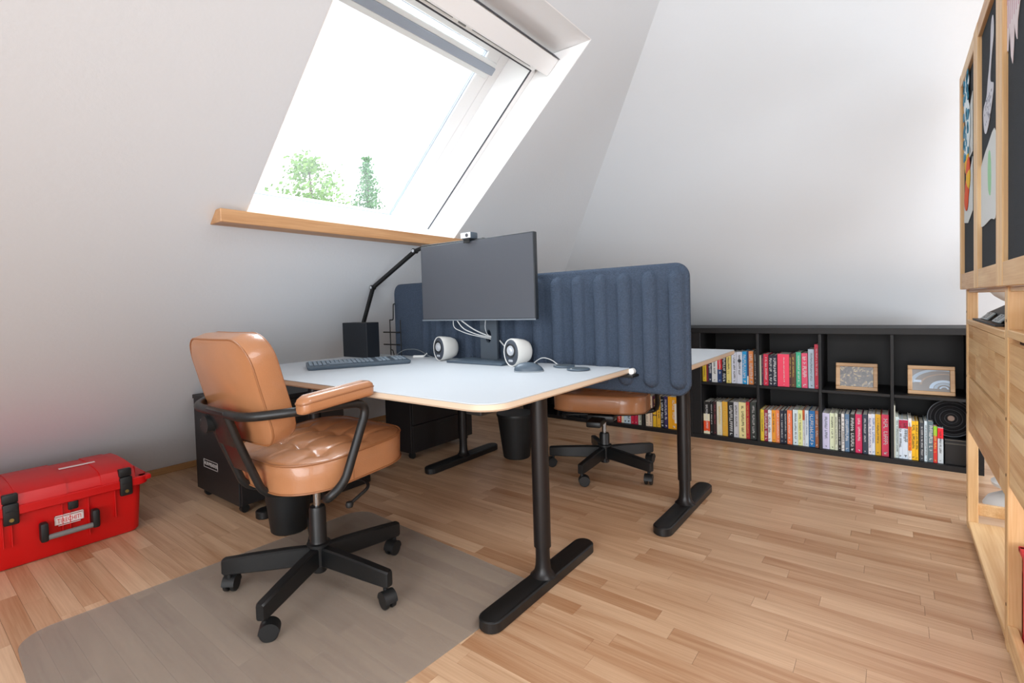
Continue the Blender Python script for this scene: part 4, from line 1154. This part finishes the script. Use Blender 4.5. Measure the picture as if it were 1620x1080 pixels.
def picture(label, x0, x1, yaw, kind):
    w = x1 - x0; h = .160; t = thing('picture_frame', label, 'picture frame', ((x0 + x1) / 2, 3.635, .3970), yaw)
    lean = Matrix.Rotation(radians(-9), 4, 'X')
    fw = .021
    for a in ((-w / 2, w / 2, 0, fw), (-w / 2, w / 2, h - fw, h), (-w / 2, -w / 2 + fw, fw, h - fw), (w / 2 - fw, w / 2, fw, h - fw)):
        bm = bmesh.new(); xform(box(bm, a[0], a[1], -.009, .009, a[2], a[3], .003), lean); newobj('frame_bar', bm, M['frameoak'], t)
    bm = bmesh.new(); xform(box(bm, -w / 2 + fw, w / 2 - fw, .0, .003, fw, h - fw), lean)
    pm_ = bpy.data.materials.new('photo_' + kind); pm_.use_nodes = True; nt = pm_.node_tree; N = nt.nodes; b = N['Principled BSDF']; b.inputs['Roughness'].default_value = .25
    tc = N.new('ShaderNodeTexCoord')
    if kind == 'coins':
        v = N.new('ShaderNodeTexNoise'); v.inputs['Scale'].default_value = 26; v.inputs['Detail'].default_value = 3; v.inputs['Distortion'].default_value = 2.2; nt.links.new(tc.outputs['Object'], v.inputs['Vector'])
        r = N.new('ShaderNodeValToRGB'); e = r.color_ramp.elements
        e[0].position = .35; e[0].color = lin('2A2628'); e[1].position = .72; e[1].color = lin('B8C4D4')
        for p, c in ((.48, '4C4240'), (.56, '6A5E58'), (.61, 'C8B070'), (.64, '5A5658')):
            q = e.new(p); q.color = lin(c)
        nt.links.new(v.outputs['Fac'], r.inputs[0]); nt.links.new(r.outputs[0], b.inputs['Base Color'])
    else: b.inputs['Base Color'].default_value = lin('6C6866')
    pic = newobj('photo', bm, pm_, t)
    if kind != 'coins':      # grey-brown image with pale concentric arcs and a small plate
        bm = bmesh.new(); x1_, z0_ = w / 2 - fw, fw
        def arc(cx, cz, r0, r1, sq, mi):
            for i in range(40):
                a0, a1 = pi * i / 40 * 1.0, pi * (i + 1) / 40
                P = []
                for a, r in ((a0, r0), (a1, r0), (a1, r1), (a0, r1)):
                    xx = min(max(cx + r * cos(a), -x1_ + .0002), x1_ - .0002); zz = min(max(cz + r * sq * sin(a), z0_), h - fw - .0002)
                    P.append((xx, zz))
                if abs((P[0][0] - P[2][0]) * (P[1][1] - P[3][1]) - (P[1][0] - P[3][0]) * (P[0][1] - P[2][1])) < 1e-8: continue
                bm.faces.new([bm.verts.new((p[0], -.0004, p[1])) for p in P]).material_index = mi
        arc(.055, .036, .045, .062, .78, 0); arc(.055, .036, .028, .042, .78, 1); arc(.055, .036, .012, .020, .78, 0)
        arc(.045, .065, .115, .135, .60, 1); arc(.06, .055, .098, .108, .60, 2)
        box(bm, -.072, -.040, -.0006, 0, .068, .080, mi=0)
        for v in bm.verts: v.co = lean @ v.co
        newobj('image_shapes', bm, [mat('pic_pale', 'A8BCD0', .3), mat('pic_pale2', '8FA0B0', .3), mat('pic_brown', '8A7A6C', .3)], t)
    bm = bmesh.new(); v = box(bm, -.02, .02, .012, .016, .01, .10); xform(v, lean); newobj('easel_back', bm, M['blacksoft'], t)
picture('light oak picture frame with glittering coins picture, third upper bay', -.275, -.072, radians(0), 'coins')
picture('light oak picture frame with pale concentric arcs picture, last upper bay', .062, .262, radians(0), 'arcs')
def disc():
    t = thing('round_disc', 'round black ringed disc standing in the lower last bay', 'disc', (.245, 3.66, .174))
    R_ = Matrix.Translation((0, 0, .098)) @ Matrix.Rotation(radians(-6), 4, 'X') @ Matrix.Rotation(pi / 2, 4, 'X')
    bm = bmesh.new(); lathe(bm, [(0, .004), (.04, .006), (.045, .010), (.060, .008), (.064, .012), (.084, .006), (.088, .012), (.0975, .014), (.098, .0), (.098, -.02), (0, -.02)], n=48, mtx=R_); newobj('plate', bm, mat('disc_black', '0C0C10', .6, spec=.2), t, smooth=35)
    for rr_ in (.026, .046, .066, .085):
        bm = bmesh.new(); xform(tube(bm, [(rr_ * cos(2 * pi * i / 48), rr_ * sin(2 * pi * i / 48), .0125) for i in range(48)], .0022, 6, closed=True), R_); newobj('ring', bm, mat('disc_ring', '26272C', .5), t, smooth=True)
    bm = bmesh.new(); xform(tube(bm, [(.098 * cos(2 * pi * i / 48), .098 * sin(2 * pi * i / 48), .012) for i in range(48)], .0025, 6, closed=True), R_); newobj('rim', bm, mat('disc_rim', '5A6068', .35), t, smooth=True)
    bm = bmesh.new(); lathe(bm, [(0, .013), (.014, .013), (.016, .005)], n=30, mtx=R_); newobj('centre_boss', bm, mat('disc_centre', '8A7264', .5), t)
    t = thing('black_case', 'low black case with pale edge strips under the round disc', 'case', (.266, 3.70, .0302))
    bm = bmesh.new(); box(bm, -.050, .050, -.10, .14, 0, .139, .003); newobj('body', bm, mat('case_black', '0C0C0E', .5), t)
    for z in (.132, .112):
        bm = bmesh.new(); box(bm, -.050, .050, -.104, -.099, z, z + .006, .001); newobj('edge_strip', bm, mat('strip_grey', '4A4640', .5), t)
disc()

# ------------------------------------------------------------------ pine shelf unit on the right
XF = .233
def shelf_unit():
    t = thing('pine_shelf_unit', 'tall pine shelf unit with drawer fronts at the right edge, below the pin boards', 'shelf unit', (.42, 1.86, 0))
    o = Vector((.42, 1.86, 0)); XB = .60
    def bx(name, x0, x1, y0, y1, z0, z1, m=M['pine_z'], bev=.002, parent=t):
        bm = bmesh.new(); box(bm, x0 - o.x, x1 - o.x, y0 - o.y, y1 - o.y, z0, z1, bev, 1); return newobj(name, bm, m, parent)
    posts = (2.738, 1.838, .938)
    for yp in posts:
        bx('post', XF, XF + .032, yp, yp + .044, .0, .970); bx('post', XB - .032, XB, yp, yp + .044, .0, .970)
        for z in (.056, .50): bx('rung', XF + .0325, XB - .0325, yp + .012, yp + .032, z, z + .046, M['pine_y'])
        if yp == 1.838: bx('side_panel', XF + .034, XB - .034, yp + .002, yp + .010, .104, .498, wood('pine_dark', 'A86C40', '7A4826', 'Z', 1.0))
        for z in (.12, .47, .62, .88):
            bm = bmesh.new(); cyl(bm, (XF - .0006 - o.x, yp + .022 - o.y, z), (XF + .002 - o.x, yp + .022 - o.y, z), .0045, n=12); newobj('dowel_hole', bm, mat('hole_brown', '4A2C18', .8), t)
    for ya, yb, zt_ in ((1.883, 2.737, .851), (.983, 1.837, .858)):
        bx('shelf', XF - .0, XB, ya, yb, zt_ - .021, zt_, M['pine_y'])
        bx('bottom_shelf', XF - .0, XB, ya, yb, .012, .031, M['pine_y'])
        bx('top_board', XF + .004, XB, ya, yb, .956, .9695, M['pine_y'])
    # drawer fronts glued up from pine pieces
    def front(ya, yb, z0, z1, seed, name='drawer_front'):
        rg = random.Random(seed)
        f = bx(name, XF + .012, XF + .020, ya, yb, z0, z1, M['pine_y'], .001)
        n = 4; hz = (z1 - z0) / n
        for i in range(n):
            y = yb
            while y > ya + .01:
                l = rg.choice((.14, .22, .30, .38)); y2 = max(ya, y - l)
                if y2 - ya < .06: y2 = ya
                bx('pine_piece', XF + .003 + rg.uniform(0, .0008), XF + .012, y2 + .0004, y - .0004, z0 + i * hz + .0004, z0 + (i + 1) * hz - .0004, M['pine_y'], 0, f)
                y = y2
        return f
    front(1.884, 2.736, .630, .828, 1); front(1.884, 2.736, .402, .619, 2)
    front(.984, 1.836, .620, .822, 3); front(.984, 1.836, .446, .612, 4)
    bx('gap_shade_sheet', XF + .022, XF + .024, 1.884, 2.736, .41, .82, mat('gap_shade_brown', '3A2414', .9), 0)  # dark sheet painted as the shadow line between drawer fronts
    bx('gap_shade_sheet', XF + .022, XF + .024, .984, 1.836, .45, .83, mat('gap_shade_brown', '3A2414', .9), 0)
    bx('front_lip', XF, XF + .02, .983, 1.837, .0315, .075, M['pine_y'])
shelf_unit()
# red folding crate
def crate():
    t = thing('folding_crate', 'bright red plastic folding crate on the bottom shelf at the right edge', 'crate', (.405, 1.535, .0315))
    bm = bmesh.new(); w, d, h = .150, .270, .270   # half width, half length, height
    for y in (-d, d - .012):
        box(bm, -w, w, y, y + .012, 0, .05, .002); box(bm, -w, w, y, y + .012, h - .06, h, .002); box(bm, -w, -w + .03, y, y + .012, .05, h - .06); box(bm, w - .03, w, y, y + .012, .05, h - .06)
        box(bm, -.01, .01, y, y + .012, .05, h - .06)
    for x in (-w, w - .012):
        box(bm, x, x + .012, -d, d, 0, .055, .002); box(bm, x, x + .012, -d, d, h - .062, h, .002)
        for yy in (-d, -.14, -.01, .12, d - .03): box(bm, x, x + .012, yy, yy + .03, .05, h - .06)
        box(bm, x + .002, x + .010, -d, d, .12, .135)
    box(bm, -w, w, -d, d, 0, .008)
    newobj('crate_frame', bm, M['crate'], t)
    bm = bmesh.new(); box(bm, -w - .006, w + .006, -d - .006, -d + .014, h - .012, h + .002, .002); box(bm, -w - .006, w + .006, d - .014, d + .006, h - .012, h + .002, .002); box(bm, -w - .006, -w + .014, -d, d, h - .012, h + .002, .002); box(bm, w - .014, w + .006, -d, d, h - .012, h + .002, .002)
    newobj('top_rim', bm, M['crate'], t)
    bm = bmesh.new()
    for yy in (.19, .06, -.07, -.20): 
        tube(bm, [(-w - .002, yy - .03, .058), (-w - .002, yy + .02, .12)], .003, 6); tube(bm, [(-w - .002, yy - .03, .205), (-w - .002, yy + .02, .14)], .003, 6)
    newobj('brace', bm, M['crate'], t)
crate()
def clock():
    t = thing('flip_clock', 'black flip display with grey number tiles in the top pine opening', 'clock', (.285, 2.375, .852))
    bm = bmesh.new()
    for pts in ([(-.265, 0), (.275, 0), (.275, .006), (-.265, .006)],): prism(bm, [(a, b) for a, b in pts], -.045, .05, lambda y, z, x: (x, y, z))
    prism(bm, [(-.034, .0), (-.012, .008), (.0, .020), (.0, 0)], -.265, .275, lambda x, z, y: (x, y, z))
    prism(bm, [(.28, .026), (-.26, .076), (-.26, .0), (.28, 0)], -.004, .06, lambda y, z, x: (x, y, z))
    newobj('housing', bm, mat('clock_black', '0E1014', .4), t)
    for k, (yc, s_) in enumerate(((.125, '21'), (-.135, '31'))):
        ex = Vector((0, -1, 0)); ey = Vector((.03, 0, .030)).normalized()
        mt = basis((-.017, yc, .019), ex, ey)
        bm = bmesh.new(); xform(box(bm, -.072, .072, -.016, .016, -.002, .0025, .001), mt); tl = newobj('number_tile', bm, M['digit'], t)
        text_mesh('numerals', s_, .036, mat('numeral_blue', '26384A', .5), tl, mt @ Matrix.Translation((0, -.001, .0022)), sx=2.4)
clock()
def yellow():
    t = thing('yellow_box', 'small bright yellow box on the pine shelf at the right edge', 'box', (.305, 1.62, .8585))
    bm = bmesh.new(); box(bm, -.06, .06, -.07, .055, 0, .048, .002); newobj('body', bm, M['yellow'], t)
    bm = bmesh.new(); box(bm, -.062, .062, -.072, .057, .036, .0505, .002); newobj('lid', bm, M['yellow'], t)
    bm = bmesh.new(); cyl(bm, (-.0635, .045, .043), (-.060, .045, .043), .003, n=10); newobj('stud', bm, mat('stud_dark', '403818', .5), t)
yellow()
def floor_lamp():
    t = thing('floor_lamp', 'white floor lamp with round globe and domed base behind the pine shelf unit', 'lamp', (.452, 3.05, 0))
    bm = bmesh.new(); lathe(bm, [(.125, 0), (.138, .008), (.145, .022), (.13, .05), (.09, .075), (.05, .088), (.085, .10), (.115, .112), (.118, .125), (.09, .145), (.07, .17), (.055, .22), (.03, .27), (.012, .29)], n=40); newobj('base', bm, M['white'], t, smooth=50)
    bm = bmesh.new(); cyl(bm, (0, 0, .28), (0, 0, .90), .010, n=16); newobj('pole', bm, M['white'], t, smooth=True)
    bm = bmesh.new(); lathe(bm, [(0, -.150)] + [(.150 * sin(pi * k / 16), -.150 * cos(pi * k / 16)) for k in range(1, 16)] + [(0, .15)], (0, 0, 1.045), 36); newobj('globe', bm, M['white'], t, smooth=True)
floor_lamp()

# ------------------------------------------------------------------ framed pin boards standing on the pine unit
XB0 = .215
def pinboard(label, y0, y1, zt_):
    t = thing('pin_board', label, 'pin board', (XB0, (y0 + y1) / 2, .9705))
    o = Vector((XB0, (y0 + y1) / 2, .9705)); h = zt_ - .9705
    w = (y1 - y0) / 2; sw = .048
    for a in ((-w, -w + sw, 0, h), (w - sw, w, 0, h)):
        bm = bmesh.new(); box(bm, 0, .03, a[0] + .0004, a[1] - .0004, a[2], a[3], .003); newobj('stile', bm, M['pine_z'], t)
    for a in ((0, .062), (h - .05, h)):
        bm = bmesh.new(); box(bm, .001, .03, -w + sw, w - sw, a[0], a[1], .002); newobj('rail', bm, M['pine_y'], t)
    bm = bmesh.new(); box(bm, .011, .018, -w + sw, w - sw, .062, h - .05); newobj('felt_panel', bm, M['board_felt'], t)
pinboard('pin board leftmost of the three, holding the spotted and the yellow strings', 2.292, 2.786, 1.822)
pinboard('pin board in the middle of three, holding the spiky tail cut-out', 1.826, 2.290, 1.822)
pinboard('pin board rightmost of three, holding the pink line drawing', 1.360, 1.824, 1.822)
XP = XB0 + .0105
def sheet(name, label, cat, pts, m, th=.0012, curl=0, extra=None):
    """a thin sheet pinned to a board; pts are (y, z) on the board"""
    cy = sum(p[0] for p in pts) / len(pts); cz = sum(p[1] for p in pts) / len(pts)
    t = thing(name, label, cat, (XP, cy, cz))
    bm = bmesh.new(); prism(bm, [(y - cy, z - cz) for y, z in pts], -th - .0005, -.0005, lambda y, z, x: (x - curl * max(0, (cy - 0) * 0 + (y * 2)) , y, z))
    newobj('sheet', bm, m, t)
    if extra: extra(t, cy, cz)
    return t
def marks(m, quads, name='drawn_mark', d=.0022):
    def f(t, cy, cz):
        bm = bmesh.new()
        for q in quads: prism(bm, [(y - cy, z - cz) for y, z in q], -d, -.0015, lambda y, z, x: (x, y, z))
        newobj(name, bm, m, t)
    return f
def curve_pts(ctrl, n=8):
    out = []; m = len(ctrl)
    for i in range(m):
        p0, p1, p2, p3 = [Vector((*ctrl[(i + k) % m], 0)) for k in (-1, 0, 1, 2)]
        for j in range(n):
            t_ = j / n; v = .5 * ((2 * p1) + (-p0 + p2) * t_ + (2 * p0 - 5 * p1 + 4 * p2 - p3) * t_ ** 2 + (-p0 + 3 * p1 - 3 * p2 + p3) * t_ ** 3); out.append((v.x, v.y))
    return out
def beads(label, pts, cols, r, name, cat):
    cy, cz = pts[0]; t = thing(name, label, cat, (XP, cy, cz))
    for i, (y, z) in enumerate(pts):
        bm = bmesh.new(); n = 12
        lathe(bm, [(0, -1)] + [(sin(pi * k / 8), -cos(pi * k / 8)) for k in range(1, 8)] + [(0, 1)], n=n)
        for v in bm.verts: v.co = Vector((v.co.x * r * .07 - r * .04 - .001, v.co.y * r + y - cy, v.co.z * r * .8 + z - cz))
        newobj('segment', bm, cols[i % len(cols)], t, smooth=True)
    return t
rg = random.Random(5)
t = beads('spotted pale blue stuffed snake-like string pinned on the leftmost board', [(2.60 + .035 * sin(i * .9), 1.745 - i * .032) for i in range(9)], [M['cyan']], .062, 'spotted_string', 'decoration')
bm = bmesh.new()
for i in range(30):
    y = rg.uniform(-.07, .07); z = rg.uniform(-.28, .03); vs = cyl(bm, (-.0085, y, z), (-.0065, y, z), rg.uniform(.012, .020), n=10)
stuff(newobj('spots', bm, M['blue'], t))
beads('yellow and orange felt string pinned below the spotted one on the leftmost board', [(2.60 + .03 * sin(i * 1.3), 1.52 - i * .034) for i in range(7)], [M['orange'], M['yel2'], M['yel2'], M['orange'], M['yel2'], M['orange'], M['orange']], .058, 'felt_string', 'decoration')
sheet('paper_sheet', 'grey-white paper showing below the spotted string on the leftmost board', 'paper', [(2.73, 1.565), (2.46, 1.67), (2.46, 1.46), (2.60, 1.45), (2.72, 1.515)], M['paper'])
sheet('paper_sheet', 'white paper showing below the yellow and orange string on the leftmost board', 'paper', [(2.72, 1.33), (2.46, 1.44), (2.46, 1.25), (2.60, 1.22), (2.73, 1.235)][::1], M['paper'])
tail = curve_pts([(2.00, 1.735), (2.035, 1.72), (2.055, 1.64), (2.10, 1.58), (2.125, 1.545), (2.19, 1.52), (2.17, 1.455), (2.115, 1.44), (2.03, 1.49), (1.99, 1.54), (2.05, 1.57), (2.035, 1.62), (1.99, 1.68)], 5)
dots = []
for i in range(60):
    y = rg.uniform(2.0, 2.17); z = rg.uniform(1.455, 1.55); s_ = .003; dots.append([(y - s_, z - s_), (y + s_, z - s_), (y + s_, z + s_), (y - s_, z + s_)])
dots = [q for q in dots if abs(q[0][0] - 2.09) < .07 and abs(q[0][1] - 1.50) < .04]
sheet('paper_cutout', 'pale dotted tail-shaped paper cut-out pinned on the middle board', 'cut-out', tail, mat('lilac_paper', 'D6D6DE', .8), extra=marks(mat('dot_grey', '9A9AA8', .8), dots))
sheet('painted_sheet', 'curled white sheet with a green brush stripe on the middle board', 'paper', curve_pts([(2.27, 1.33), (2.24, 1.36), (2.10, 1.395), (1.95, 1.40), (1.94, 1.18), (2.05, 1.17), (2.22, 1.165), (2.265, 1.19)], 4), M['paper'],
      extra=marks(M['green'], [curve_pts([(2.08, 1.37), (2.045, 1.36), (2.03, 1.29), (2.045, 1.24), (2.085, 1.26), (2.095, 1.32)], 4)]))
hand = [(1.79, 1.80), (1.775, 1.60), (1.79, 1.555), (1.765, 1.545), (1.745, 1.60), (1.725, 1.52), (1.705, 1.495), (1.69, 1.535), (1.685, 1.58), (1.66, 1.54), (1.65, 1.53), (1.645, 1.57), (1.62, 1.60), (1.52, 1.62), (1.50, 1.80)]
lines = []
for k in range(16):
    y = 1.775 - .013 * k; lines.append([(y, 1.60), (y - .0018, 1.60), (y - .012, 1.77), (y - .010, 1.77)]) if k % 2 else lines.append([(y, 1.66), (y - .0015, 1.66), (y - .006, 1.70), (y - .0045, 1.70)])
sheet('line_drawing', 'pale pink paper cut-out with red lines at the top of the rightmost board', 'cut-out', hand, M['pinkp'], extra=marks(M['pinkl'], lines))
